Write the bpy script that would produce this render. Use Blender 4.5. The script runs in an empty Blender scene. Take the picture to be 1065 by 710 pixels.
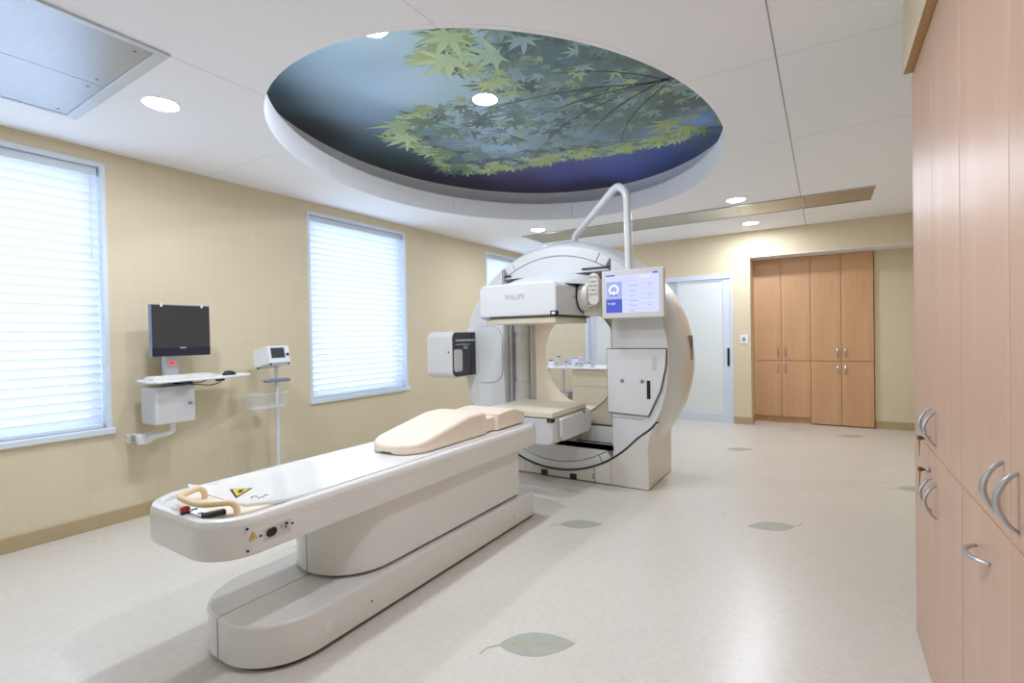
import bpy, bmesh, math, random
import numpy as np
from mathutils import Vector, Matrix

random.seed(7)
R = math.radians
PI = math.pi
scene = bpy.context.scene
col = scene.collection

# ------------------------------------------------------------------ camera
YAW, PITCH, ROLL, CAM_H = -0.565058, -0.012751, -0.018910, 1.335813
fwd = Vector((math.sin(YAW) * math.cos(PITCH), math.cos(YAW) * math.cos(PITCH), math.sin(PITCH)))
rgt = Vector((math.cos(YAW), -math.sin(YAW), 0))
upv = rgt.cross(fwd)
cr, sr = math.cos(ROLL), math.sin(ROLL)
rgt, upv = rgt * cr + upv * sr, upv * cr - rgt * sr
cam_data = bpy.data.cameras.new('camera')
cam_data.sensor_width = 36
cam_data.lens = 512.956 / 1065 * 36
cam_data.clip_start = 0.05
cam = bpy.data.objects.new('camera', cam_data)
M = Matrix((rgt, upv, -fwd)).transposed().to_4x4()
M.translation = Vector((0, 0, CAM_H))
cam.matrix_world = M
col.objects.link(cam)
scene.camera = cam

# ------------------------------------------------------------------ world, light, exposure
world = bpy.data.worlds.new('overcast_sky')
scene.world = world
world.use_nodes = True
wn = world.node_tree.nodes
wn['Background'].inputs[0].default_value = (0.925, 0.95, 1.0, 1)
wn['Background'].inputs[1].default_value = 3.05
scene.view_settings.view_transform = 'Standard'
scene.view_settings.look = 'None'
scene.view_settings.gamma = 1
scene.view_settings.use_curve_mapping = False
scene.view_settings.exposure = 0.2
LAMP = 265.0            # emission of the recessed downlights

# ------------------------------------------------------------------ materials
def lin(c):
    out = []
    for v in c[:3]:
        v = v / 255.0
        out.append(v / 12.92 if v <= 0.04045 else ((v + 0.055) / 1.055) ** 2.4)
    return tuple(out) + (1.0,)

def mat(name, rgb, rough=0.5, metal=0.0, coat=0.0, spec=0.5, vary=0.0, vscale=(8, 8, 8), bump=0.0, bscale=60.0, rgb2=None, detail=4):
    m = bpy.data.materials.new(name)
    m.use_nodes = True
    nt = m.node_tree
    b = nt.nodes['Principled BSDF']
    b.inputs['Roughness'].default_value = rough
    b.inputs['Metallic'].default_value = metal
    b.inputs['Coat Weight'].default_value = coat
    b.inputs['Coat Roughness'].default_value = 0.12
    b.inputs['Specular IOR Level'].default_value = spec
    c = lin(rgb)
    tc = nt.nodes.new('ShaderNodeTexCoord')
    mp = nt.nodes.new('ShaderNodeMapping')
    mp.inputs['Scale'].default_value = vscale
    nt.links.new(tc.outputs['Object'], mp.inputs['Vector'])
    nz = nt.nodes.new('ShaderNodeTexNoise')
    nz.inputs['Scale'].default_value = 1.0
    nz.inputs['Detail'].default_value = detail
    nt.links.new(mp.outputs['Vector'], nz.inputs['Vector'])
    rp = nt.nodes.new('ShaderNodeValToRGB')
    rp.color_ramp.elements[0].position = 0.3
    rp.color_ramp.elements[1].position = 0.7
    if rgb2 is None:
        c1 = tuple(v * (1 - vary) for v in c[:3]) + (1,)
        c2 = tuple(min(1, v * (1 + vary)) for v in c[:3]) + (1,)
    else:
        c1, c2 = c, lin(rgb2)
    rp.color_ramp.elements[0].color = c1
    rp.color_ramp.elements[1].color = c2
    nt.links.new(nz.outputs['Fac'], rp.inputs['Fac'])
    nt.links.new(rp.outputs['Color'], b.inputs['Base Color'])
    if bump > 0:
        n2 = nt.nodes.new('ShaderNodeTexNoise')
        n2.inputs['Scale'].default_value = bscale
        n2.inputs['Detail'].default_value = 3
        nt.links.new(tc.outputs['Object'], n2.inputs['Vector'])
        bp = nt.nodes.new('ShaderNodeBump')
        bp.inputs['Strength'].default_value = bump
        bp.inputs['Distance'].default_value = 0.002
        nt.links.new(n2.outputs['Fac'], bp.inputs['Height'])
        nt.links.new(bp.outputs['Normal'], b.inputs['Normal'])
    return m

def emit(name, rgb, strength):
    m = bpy.data.materials.new(name)
    m.use_nodes = True
    nt = m.node_tree
    nt.nodes.clear()
    o = nt.nodes.new('ShaderNodeOutputMaterial')
    e = nt.nodes.new('ShaderNodeEmission')
    e.inputs[0].default_value = lin(rgb)
    e.inputs[1].default_value = strength
    nt.links.new(e.outputs[0], o.inputs[0])
    return m

def wood(name, a, b, rough=0.42):
    m = bpy.data.materials.new(name)
    m.use_nodes = True
    nt = m.node_tree
    p = nt.nodes['Principled BSDF']
    p.inputs['Roughness'].default_value = rough
    tc = nt.nodes.new('ShaderNodeTexCoord')
    mp = nt.nodes.new('ShaderNodeMapping')
    mp.inputs['Scale'].default_value = (16, 16, 0.7)
    nt.links.new(tc.outputs['Object'], mp.inputs[0])
    n1 = nt.nodes.new('ShaderNodeTexNoise'); n1.inputs['Scale'].default_value = 1.0; n1.inputs['Detail'].default_value = 5
    nt.links.new(mp.outputs[0], n1.inputs[0])
    mp2 = nt.nodes.new('ShaderNodeMapping'); mp2.inputs['Scale'].default_value = (220, 220, 9)
    nt.links.new(tc.outputs['Object'], mp2.inputs[0])
    n2 = nt.nodes.new('ShaderNodeTexNoise'); n2.inputs['Scale'].default_value = 1.0; n2.inputs['Detail'].default_value = 2
    nt.links.new(mp2.outputs[0], n2.inputs[0])
    ad = nt.nodes.new('ShaderNodeMath'); ad.operation = 'MULTIPLY_ADD'
    ad.inputs[1].default_value = 0.45
    nt.links.new(n2.outputs[0], ad.inputs[0])
    sc = nt.nodes.new('ShaderNodeMath'); sc.operation = 'MULTIPLY'; sc.inputs[1].default_value = 0.6
    nt.links.new(n1.outputs[0], sc.inputs[0]); nt.links.new(sc.outputs[0], ad.inputs[2])
    rp = nt.nodes.new('ShaderNodeValToRGB')
    rp.color_ramp.elements[0].position = 0.36; rp.color_ramp.elements[0].color = lin(a)
    rp.color_ramp.elements[1].position = 0.68; rp.color_ramp.elements[1].color = lin(b)
    nt.links.new(ad.outputs[0], rp.inputs[0]); nt.links.new(rp.outputs[0], p.inputs['Base Color'])
    return m

def wallcover(name, a, b):
    """vinyl wall covering with a fine woven vertical / horizontal grain"""
    m = bpy.data.materials.new(name)
    m.use_nodes = True
    nt = m.node_tree
    p = nt.nodes['Principled BSDF']
    p.inputs['Roughness'].default_value = 0.62
    p.inputs['Specular IOR Level'].default_value = 0.3
    tc = nt.nodes.new('ShaderNodeTexCoord')
    fac = None
    for scv in ((35, 35, 2.5), (3, 3, 60), (0.8, 0.8, 0.8)):
        mp = nt.nodes.new('ShaderNodeMapping'); mp.inputs['Scale'].default_value = scv
        nt.links.new(tc.outputs['Object'], mp.inputs[0])
        n = nt.nodes.new('ShaderNodeTexNoise'); n.inputs['Scale'].default_value = 1.0; n.inputs['Detail'].default_value = 3
        nt.links.new(mp.outputs[0], n.inputs[0])
        if fac is None:
            fac = n.outputs[0]
        else:
            ad = nt.nodes.new('ShaderNodeMath'); ad.operation = 'ADD'
            nt.links.new(fac, ad.inputs[0]); nt.links.new(n.outputs[0], ad.inputs[1]); fac = ad.outputs[0]
    dv = nt.nodes.new('ShaderNodeMath'); dv.operation = 'DIVIDE'; dv.inputs[1].default_value = 3
    nt.links.new(fac, dv.inputs[0])
    rp = nt.nodes.new('ShaderNodeValToRGB')
    rp.color_ramp.elements[0].position = 0.35; rp.color_ramp.elements[0].color = lin(a)
    rp.color_ramp.elements[1].position = 0.65; rp.color_ramp.elements[1].color = lin(b)
    nt.links.new(dv.outputs[0], rp.inputs[0]); nt.links.new(rp.outputs[0], p.inputs['Base Color'])
    return m

def floor_mat():
    m = bpy.data.materials.new('linoleum')
    m.use_nodes = True
    nt = m.node_tree
    p = nt.nodes['Principled BSDF']
    p.inputs['Roughness'].default_value = 0.24
    p.inputs['Specular IOR Level'].default_value = 0.5
    tc = nt.nodes.new('ShaderNodeTexCoord')
    n1 = nt.nodes.new('ShaderNodeTexNoise'); n1.inputs['Scale'].default_value = 45; n1.inputs['Detail'].default_value = 8; n1.inputs['Roughness'].default_value = 0.7
    n2 = nt.nodes.new('ShaderNodeTexNoise'); n2.inputs['Scale'].default_value = 1.2; n2.inputs['Detail'].default_value = 1
    nt.links.new(tc.outputs['Object'], n1.inputs[0]); nt.links.new(tc.outputs['Object'], n2.inputs[0])
    r1 = nt.nodes.new('ShaderNodeValToRGB')
    r1.color_ramp.elements[0].position = 0.35; r1.color_ramp.elements[0].color = lin((214, 206, 193))
    r1.color_ramp.elements[1].position = 0.65; r1.color_ramp.elements[1].color = lin((224, 217, 205))
    nt.links.new(n1.outputs[0], r1.inputs[0])
    mx = nt.nodes.new('ShaderNodeMix'); mx.data_type = 'RGBA'; mx.blend_type = 'MULTIPLY'; mx.inputs[0].default_value = 0.5
    r2 = nt.nodes.new('ShaderNodeValToRGB')
    r2.color_ramp.elements[0].position = 0.3; r2.color_ramp.elements[0].color = (0.95, 0.948, 0.94, 1)
    r2.color_ramp.elements[1].position = 0.7; r2.color_ramp.elements[1].color = (1, 1, 1, 1)
    nt.links.new(n2.outputs[0], r2.inputs[0])
    nt.links.new(r1.outputs[0], mx.inputs[6]); nt.links.new(r2.outputs[0], mx.inputs[7])
    nt.links.new(mx.outputs[2], p.inputs['Base Color'])
    rr = nt.nodes.new('ShaderNodeMapRange'); rr.inputs[3].default_value = 0.25; rr.inputs[4].default_value = 0.32
    nt.links.new(n2.outputs[0], rr.inputs[0]); nt.links.new(rr.outputs[0], p.inputs['Roughness'])
    return m

def attr_mat(name, rough=0.45):
    m = bpy.data.materials.new(name)
    m.use_nodes = True
    nt = m.node_tree
    p = nt.nodes['Principled BSDF']
    p.inputs['Roughness'].default_value = rough
    a = nt.nodes.new('ShaderNodeVertexColor'); a.layer_name = 'print'
    nt.links.new(a.outputs[0], p.inputs['Base Color'])
    return m

def glass_mat(name, tint=(235, 245, 255), gloss=0.08):
    m = bpy.data.materials.new(name)
    m.use_nodes = True
    nt = m.node_tree
    nt.nodes.clear()
    o = nt.nodes.new('ShaderNodeOutputMaterial')
    t = nt.nodes.new('ShaderNodeBsdfTransparent'); t.inputs[0].default_value = lin(tint)
    g = nt.nodes.new('ShaderNodeBsdfGlossy'); g.inputs['Roughness'].default_value = 0.02
    x = nt.nodes.new('ShaderNodeMixShader'); x.inputs[0].default_value = gloss
    nt.links.new(t.outputs[0], x.inputs[1]); nt.links.new(g.outputs[0], x.inputs[2]); nt.links.new(x.outputs[0], o.inputs[0])
    return m

def slat_mat():
    m = bpy.data.materials.new('blind_slat')
    m.use_nodes = True
    nt = m.node_tree
    nt.nodes.clear()
    o = nt.nodes.new('ShaderNodeOutputMaterial')
    d = nt.nodes.new('ShaderNodeBsdfDiffuse'); d.inputs[0].default_value = lin((242, 243, 248))
    t = nt.nodes.new('ShaderNodeBsdfTranslucent'); t.inputs[0].default_value = lin((240, 242, 250))
    x = nt.nodes.new('ShaderNodeMixShader'); x.inputs[0].default_value = 0.38
    nt.links.new(d.outputs[0], x.inputs[1]); nt.links.new(t.outputs[0], x.inputs[2]); nt.links.new(x.outputs[0], o.inputs[0])
    return m

m_wall = wallcover('cream_wallcovering', (222, 207, 176), (227, 213, 183))
m_ceil = mat('ceiling_white_paint', (249, 250, 254), 0.8, vary=0.01, vscale=(2, 2, 2), spec=0.2)
m_seam = mat('joint_grey', (224, 225, 229), 0.8)
m_seam2 = mat('open_joint_grey', (168, 168, 170), 0.8)
m_floor = floor_mat()
m_base = mat('tan_vinyl_base', (186, 165, 128), 0.5, vary=0.03)
m_white = mat('white_paint', (238, 241, 245), 0.45, vary=0.01)
m_frame = mat('window_white_paint', (222, 232, 240), 0.4, vary=0.01)
m_glass = glass_mat('window_glass')
m_slat = slat_mat()
m_alu = mat('pale_aluminium', (205, 212, 222), 0.35, 0.3, vary=0.02)
m_door = mat('door_frame_paint', (222, 228, 240), 0.35, vary=0.01)
m_frost = mat('frosted_glass', (232, 238, 236), 0.18, vary=0.01, vscale=(3, 3, 3))
m_black = mat('black_plastic', (22, 22, 24), 0.45, vary=0.05)
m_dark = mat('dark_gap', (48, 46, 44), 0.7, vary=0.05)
m_gantry = mat('gantry_white_enamel', (224, 224, 223), 0.32, coat=0.2, vary=0.006, vscale=(3, 3, 3))
m_warm = mat('gantry_warm_white', (222, 216, 206), 0.34, coat=0.2, vary=0.006, vscale=(3, 3, 3))
m_cream = mat('cream_plastic', (232, 220, 196), 0.45, vary=0.01)
m_cream2 = mat('collimator_cream', (232, 222, 200), 0.5, vary=0.01)
m_grey = mat('grey_column_paint', (208, 206, 200), 0.3, 0.0, vary=0.02)
m_greyd = mat('mid_grey_plastic', (130, 132, 134), 0.45, vary=0.03)
m_table = mat('table_white_shell', (228, 225, 220), 0.26, coat=0.35, vary=0.006, vscale=(3, 3, 3))
m_pallet = mat('pallet_gloss_white', (238, 236, 232), 0.12, coat=0.6, vary=0.01)
m_foam = mat('peach_vinyl_foam', (241, 222, 200), 0.42, vary=0.012, bump=0.05, bscale=25)
m_handle = mat('cream_tube_handle', (236, 206, 160), 0.35, coat=0.2, vary=0.02)
m_red = mat('red_button', (170, 40, 35), 0.35, vary=0.05)
m_yellow = mat('yellow_sticker', (235, 205, 40), 0.5, vary=0.02)
m_blue = mat('blue_sticker', (70, 85, 160), 0.5, vary=0.02)
m_wood = wood('beech_back', (203, 156, 114), (217, 173, 130))
m_wood2 = wood('beech_pale', (194, 156, 130), (205, 169, 143), 0.38)
m_tanedge = mat('tan_edge_band', (186, 150, 98), 0.5, vary=0.03)
m_steel = mat('brushed_steel', (196, 198, 202), 0.3, 1.0, vary=0.03, vscale=(4, 60, 4))
m_brass = mat('brass', (140, 116, 76), 0.35, 0.9, vary=0.03)
m_panel = mat('brushed_ceiling_metal', (172, 174, 178), 0.36, 1.0, vary=0.03, vscale=(3, 40, 3))
m_strip = mat('brushed_bronze_metal', (186, 183, 178), 0.36, 1.0, vary=0.03, vscale=(3, 60, 3))
m_screen_off = mat('black_screen', (52, 52, 56), 0.12, coat=0.5, vary=0.02)
m_bezel_blue = mat('blue_black_bezel', (22, 26, 48), 0.2, coat=0.5, vary=0.03)
m_pc = mat('putty_plastic', (205, 204, 202), 0.5, vary=0.01)
m_key = mat('ivory_keys', (232, 228, 218), 0.55, vary=0.02)
m_bluegrey = mat('blue_grey_plastic', (128, 138, 156), 0.45, vary=0.03)
m_wire = mat('white_coated_wire', (216, 218, 220), 0.4, vary=0.02)
m_leaf = mat('grey_green_inlay', (176, 179, 167), 0.35, vary=0.05, vscale=(20, 20, 20))
m_vein = mat('tan_inlay', (200, 182, 152), 0.35, vary=0.05)
m_print = attr_mat('mural_print', 0.42)
m_bulb = emit('lamp_lens', (232, 240, 255), LAMP)
m_redlamp = emit('red_indicator', (255, 40, 30), 2.0)
m_mon = mat('display_shell', (222, 218, 212), 0.4, vary=0.01)
m_text = mat('grey_lettering', (178, 178, 184), 0.5)

# ------------------------------------------------------------------ mesh helpers
def P3(axis, u, v, w):
    return {'z': (u, v, w), 'y': (u, w, v), 'x': (w, u, v)}[axis]

def bm_new():
    return bmesh.new()

def offset_poly(pts, d):
    """inset (d>0) a counter-clockwise polygon with mitred corners"""
    n = len(pts); out = []
    for i in range(n):
        p0, p1, p2 = Vector(pts[i - 1]), Vector(pts[i]), Vector(pts[(i + 1) % n])
        a = p1 - p0; b = p2 - p1
        if a.length < 1e-9: a = b
        if b.length < 1e-9: b = a
        a = a.normalized(); b = b.normalized()
        na = Vector((-a.y, a.x)); nb = Vector((-b.y, b.x))
        m = na + nb
        if m.length < 1e-6: m = na
        m = m.normalized()
        k = max(0.35, m.dot(na))
        q = p1 + m * (d / k)
        out.append((q.x, q.y))
    return out

def area(pts):
    return sum(pts[i - 1][0] * pts[i][1] - pts[i][0] * pts[i - 1][1] for i in range(len(pts))) / 2

def prism(pts, w0, w1, axis='z', bev=0.0, bev0=None, seg=3):
    """extruded outline with rounded ends"""
    if area(pts) < 0: pts = pts[::-1]
    if w0 > w1: w0, w1 = w1, w0
    if bev0 is None: bev0 = bev
    bm = bm_new()
    rings = []
    def add(d, w):
        q = offset_poly(pts, d) if d > 1e-9 else pts
        rings.append([bm.verts.new(P3(axis, x, y, w)) for x, y in q])
    if bev0 > 0:
        for k in range(seg + 1):
            t = k / seg * PI / 2
            add(bev0 * (1 - math.sin(t)), w0 + bev0 * (1 - math.cos(t)))
    else:
        add(0, w0)
    if bev > 0:
        for k in range(seg + 1):
            t = k / seg * PI / 2
            add(bev * (1 - math.cos(t)), w1 - bev * (1 - math.sin(t)))
    else:
        add(0, w1)
    n = len(pts)
    for a, b in zip(rings[:-1], rings[1:]):
        for i in range(n):
            j = (i + 1) % n
            bm.faces.new((a[i], a[j], b[j], b[i]))
    bm.faces.new(rings[0][::-1]); bm.faces.new(rings[-1])
    bmesh.ops.recalc_face_normals(bm, faces=bm.faces)
    return bm

def box(x0, x1, y0, y1, z0, z1, bev=0.0, seg=2):
    bm = bm_new()
    v = [bm.verts.new((x, y, z)) for x in (x0, x1) for y in (y0, y1) for z in (z0, z1)]
    for f in ((0, 1, 3, 2), (4, 6, 7, 5), (0, 4, 5, 1), (2, 3, 7, 6), (0, 2, 6, 4), (1, 5, 7, 3)):
        bm.faces.new([v[i] for i in f])
    bmesh.ops.recalc_face_normals(bm, faces=bm.faces)
    if bev > 0:
        bmesh.ops.bevel(bm, geom=list(bm.edges), offset=bev, segments=seg, profile=0.5, affect='EDGES', clamp_overlap=True)
    return bm

def rrect(x0, x1, y0, y1, r, n=8):
    if not isinstance(r, (tuple, list)): r = (r,) * 4      # corners: x0y0, x1y0, x1y1, x0y1
    out = []
    for (cx, cy, a0, rr) in ((x0, y0, PI, r[0]), (x1, y0, 1.5 * PI, r[1]), (x1, y1, 0, r[2]), (x0, y1, 0.5 * PI, r[3])):
        if rr < 1e-6:
            out.append((cx, cy)); continue
        ox = cx + rr if cx == x0 else cx - rr
        oy = cy + rr if cy == y0 else cy - rr
        for k in range(n + 1):
            t = a0 + k / n * PI / 2
            out.append((ox + rr * math.cos(t), oy + rr * math.sin(t)))
    return out

def circ(cx, cy, r, n=24, ry=None, a0=0.0):
    ry = r if ry is None else ry
    return [(cx + r * math.cos(a0 + 2 * PI * k / n), cy + ry * math.sin(a0 + 2 * PI * k / n)) for k in range(n)]

def lathe(profile, c, axis='z', n=48, a0=0.0, a1=None, closed=False, zmin=None):
    """revolve (r, w) about an axis through c (two coords of the plane normal to the axis)"""
    bm = bm_new()
    full = a1 is None
    steps = n if full else n + 1
    rings = []
    for k in range(steps):
        t = a0 + (2 * PI * k / n if full else (a1 - a0) * k / n)
        ring = []
        for r, w in profile:
            p = P3(axis, c[0] + r * math.cos(t), c[1] + r * math.sin(t), w)
            if zmin is not None: p = (p[0], p[1], max(zmin, p[2]))
            ring.append(bm.verts.new(p))
        rings.append(ring)
    m = len(profile)
    for k in range(n):
        a, b = rings[k], rings[(k + 1) % steps]
        for i in range(m if closed else m - 1):
            j = (i + 1) % m
            bm.faces.new((a[i], b[i], b[j], a[j]))
    if closed and not full:
        bm.faces.new(rings[0]); bm.faces.new(rings[-1][::-1])
    bmesh.ops.remove_doubles(bm, verts=bm.verts, dist=1e-5)
    bmesh.ops.recalc_face_normals(bm, faces=bm.faces)
    return bm

def fillet(path, r=0.03, n=5):
    out = [Vector(path[0])]
    for i in range(1, len(path) - 1):
        p0, p, p2 = Vector(path[i - 1]), Vector(path[i]), Vector(path[i + 1])
        d0, d2 = (p0 - p), (p2 - p)
        k = min(r, d0.length * 0.45, d2.length * 0.45)
        a = p + d0.normalized() * k; b = p + d2.normalized() * k
        for j in range(n + 1):
            t = j / n
            out.append(a * (1 - t) ** 2 + p * 2 * t * (1 - t) + b * t * t)
    out.append(Vector(path[-1]))
    return out

def tube(path, r=0.01, seg=10, rad=None, squash=None):
    path = [Vector(p) for p in path]
    bm = bm_new()
    rings = []
    t0 = (path[1] - path[0]).normalized()
    nrm = t0.orthogonal().normalized() if squash is None else (Vector(squash) - t0 * t0.dot(Vector(squash))).normalized()
    for i, p in enumerate(path):
        if i == 0: t = t0
        elif i == len(path) - 1: t = (path[-1] - path[-2]).normalized()
        else: t = ((path[i + 1] - p).normalized() + (p - path[i - 1]).normalized()).normalized()
        nrm = (nrm - t * nrm.dot(t)).normalized()
        bi = t.cross(nrm)
        rr = r if rad is None else rad[i]
        rings.append([bm.verts.new(p + (nrm * math.cos(2 * PI * k / seg) + bi * math.sin(2 * PI * k / seg)) * rr) for k in range(seg)])
    for a, b in zip(rings[:-1], rings[1:]):
        for k in range(seg):
            j = (k + 1) % seg
            bm.faces.new((a[k], a[j], b[j], b[k]))
    bm.faces.new(rings[0][::-1]); bm.faces.new(rings[-1])
    bmesh.ops.recalc_face_normals(bm, faces=bm.faces)
    return bm

def cyl(c, r, w0, w1, axis='z', n=24, bev=0.0):
    return prism(circ(c[0], c[1], r, n), w0, w1, axis, bev)

def xf(bm, matrix):
    bmesh.ops.transform(bm, matrix=matrix, verts=bm.verts)
    return bm

def join(*bms):
    out = bm_new()
    for b in bms:
        me = bpy.data.meshes.new('tmp')
        b.to_mesh(me); b.free()
        out.from_mesh(me)
        bpy.data.meshes.remove(me)
    return out

def wpos(o):
    p = Vector((0, 0, 0))
    while o is not None:
        p += o.location; o = o.parent
    return p

def obj(name, bm, m, parent=None, smooth=True, origin=None):
    """one mesh object; geometry is given in world metres"""
    if isinstance(bm, (list, tuple)): bm = join(*bm)
    me = bpy.data.meshes.new(name)
    if origin is None:
        xs = [v.co.x for v in bm.verts]; ys = [v.co.y for v in bm.verts]; zs = [v.co.z for v in bm.verts]
        origin = Vector(((min(xs) + max(xs)) / 2, (min(ys) + max(ys)) / 2, min(zs)))
    origin = Vector(origin)
    bmesh.ops.translate(bm, vec=-origin, verts=bm.verts)
    bm.to_mesh(me); bm.free()
    me.materials.append(m)
    if smooth:
        me.polygons.foreach_set('use_smooth', [True] * len(me.polygons))
        me.set_sharp_from_angle(angle=R(32))
    o = bpy.data.objects.new(name, me)
    col.objects.link(o)
    o.location = origin
    if smooth:
        w = o.modifiers.new('weighted_normal', 'WEIGHTED_NORMAL'); w.keep_sharp = True
    if parent is not None:
        o.location = origin - wpos(parent)
        o.parent = parent
    return o

def tag(o, label, cat, group=None):
    o['label'] = label; o['category'] = cat
    if group: o['group'] = group
    return o

def thing(name, loc, label, cat, group=None):
    o = bpy.data.objects.new(name, None)
    o.empty_display_size = 0.1
    col.objects.link(o)
    o.location = loc
    return tag(o, label, cat, group)

def struct(name, bm, m, parent=None, smooth=False):
    o = obj(name, bm, m, parent, smooth)
    if parent is None: o['kind'] = 'structure'
    return o

def sroot(name, loc):
    o = bpy.data.objects.new(name, None); col.objects.link(o); o.location = loc
    o['kind'] = 'structure'
    return o

def share(src, parent, loc, name=None):
    """copy of a mesh piece at another place (shares the mesh)"""
    c = src.copy(); col.objects.link(c)
    c.parent = parent
    c.location = Vector(loc) - (wpos(parent) if parent else Vector((0, 0, 0)))
    return c

def text_mesh(s, size, m_world, extrude=0.0008):
    cu = bpy.data.curves.new('t', 'FONT')
    cu.body = s; cu.size = size; cu.extrude = extrude; cu.align_x = 'CENTER'; cu.align_y = 'CENTER'
    to = bpy.data.objects.new('t', cu)
    me = bpy.data.meshes.new_from_object(to)
    bm = bm_new(); bm.from_mesh(me)
    bpy.data.meshes.remove(me); bpy.data.objects.remove(to); bpy.data.curves.remove(cu)
    return xf(bm, m_world)

# ------------------------------------------------------------------ room constants
XL, XR, YB, YF, H, TOP = -4.442, 1.05, 7.72, -3.4, 2.74, 3.32
WIN = [(0.08, 1.48), (3.145, 4.545), (6.28, 7.58), (-2.98, -1.58)]
WZ0, WZ1 = 0.70, 2.645
EC, EA, EB = (-2.1634, 3.5584), 1.5883, 2.0114       # ceiling oval
Z_FASCIA, Z_MURAL, COVE = 2.935, 3.115, 0.17

# ------------------------------------------------------------------ floor
floor = struct('floor', box(XL - 0.3, XR + 0.3, YF - 0.3, 9.0, -0.1, 0.0), m_floor)

def leaf_outline(L, W, n=14):
    top = []; bot = []
    for k in range(n + 1):
        t = k / n
        w = W * (math.sin(PI * t ** 0.9)) ** 0.8 if 0 < t < 1 else 0
        top.append((t * L, w)); bot.append((t * L, -w))
    return bot + top[1:-1][::-1]

def inlay(cx, cy, ang, L, stem=True):
    c, s = math.cos(ang), math.sin(ang)
    def tr(p): return (cx + c * p[0] - s * p[1], cy + s * p[0] + c * p[1])
    o = obj('leaf_inlay', prism([tr(p) for p in leaf_outline(L, L * 0.25)], -0.002, 0.0012), m_leaf, floor, smooth=False)
    vein = [[(-0.0, 0), (0.3, 0.012), (0.62, 0.02), (1.0, 0.0)], [(0.2, 0.008), (0.30, 0.15)], [(0.36, 0.012), (0.46, -0.17)], [(0.72, 0.012), (0.80, -0.10)]]
    if stem: vein.append([(-0.24, -0.16), (-0.15, -0.05), (0.0, 0.0)])
    for vn in vein:
        w = 0.012 * L
        pts = [Vector((p[0] * L, p[1] * L)) for p in vn]
        lft = []; rt = []
        for i, p in enumerate(pts):
            d = (pts[min(i + 1, len(pts) - 1)] - pts[max(i - 1, 0)]).normalized()
            nn = Vector((-d.y, d.x)) * w
            lft.append(p + nn); rt.append(p - nn)
        obj('vein', prism([tr(p) for p in lft + rt[::-1]], -0.002, 0.0018), m_vein, o, smooth=False)

inlay(-1.20, 1.74, R(33), 0.33)
inlay(-1.587, 3.083, R(30), 0.30)
inlay(-0.187, 3.838, R(210), 0.31)
inlay(0.50, 5.16, R(20), 0.32)
inlay(-0.95, 5.99, R(28), 0.30)
inlay(0.13, 7.36, R(28), 0.31)

# ------------------------------------------------------------------ walls
T = 0.22
bits = [box(XL - T, XL, YF - T, 8.9, 0, WZ0), box(XL - T, XL, YF - T, 8.9, WZ1, TOP)]
edges = sorted(WIN)
ys = [YF - T] + [v for w in edges for v in w] + [8.9]
for a, b in zip(ys[0::2], ys[1::2]):
    bits.append(box(XL - T, XL, a, b, WZ0, WZ1))
struct('wall_left', bits, m_wall)
struct('wall_front', box(XL, XR + T, YF - T, YF, 0, TOP), m_wall)
struct('wall_right', box(XR, XR + T, YF, 8.9, 0, TOP), m_wall)
DX0, DX1, DZ = -3.42, -1.117, 2.172
NX0, NZ = -0.885, 2.375
YC = 8.10
struct('wall_back', [box(XL, DX0, YB, YB + 0.3, 0, TOP), box(DX0, DX1, YB, YB + 0.3, DZ, TOP),
                     box(DX1, NX0, YB, YB + 1.0, 0, TOP), box(NX0, XR, YB, YB + 1.0, NZ, TOP),
                     box(0.560, XR, 8.15, 8.75, 0, NZ), box(NX0, XR, 8.72, 8.9, 0, NZ)], m_wall)
struct('trim_1', box(NX0, XR, YB - 0.003, 8.15, NZ - 0.008, NZ), m_white)

bh, bd = 0.10, 0.012
def skirting(name, x0, x1, y0, y1):
    struct(name, [box(x0, x1, y0, y1, 0, bh, 0.003, 1)], m_base)
skirting('baseboard_left', XL, XL + bd, YF, YB)
struct('baseboard_back', [box(XL, DX0, YB - bd, YB, 0, bh), box(DX1 + 0.005, NX0 + bd, YB - bd, YB, 0, bh), box(NX0, NX0 + bd, YB, YC - 0.002, 0, bh),
                          box(0.560, XR, 8.15 - bd, 8.15, 0, bh)], m_base)
skirting('baseboard_right', XR - bd, XR, 2.80, 8.13)

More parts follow.
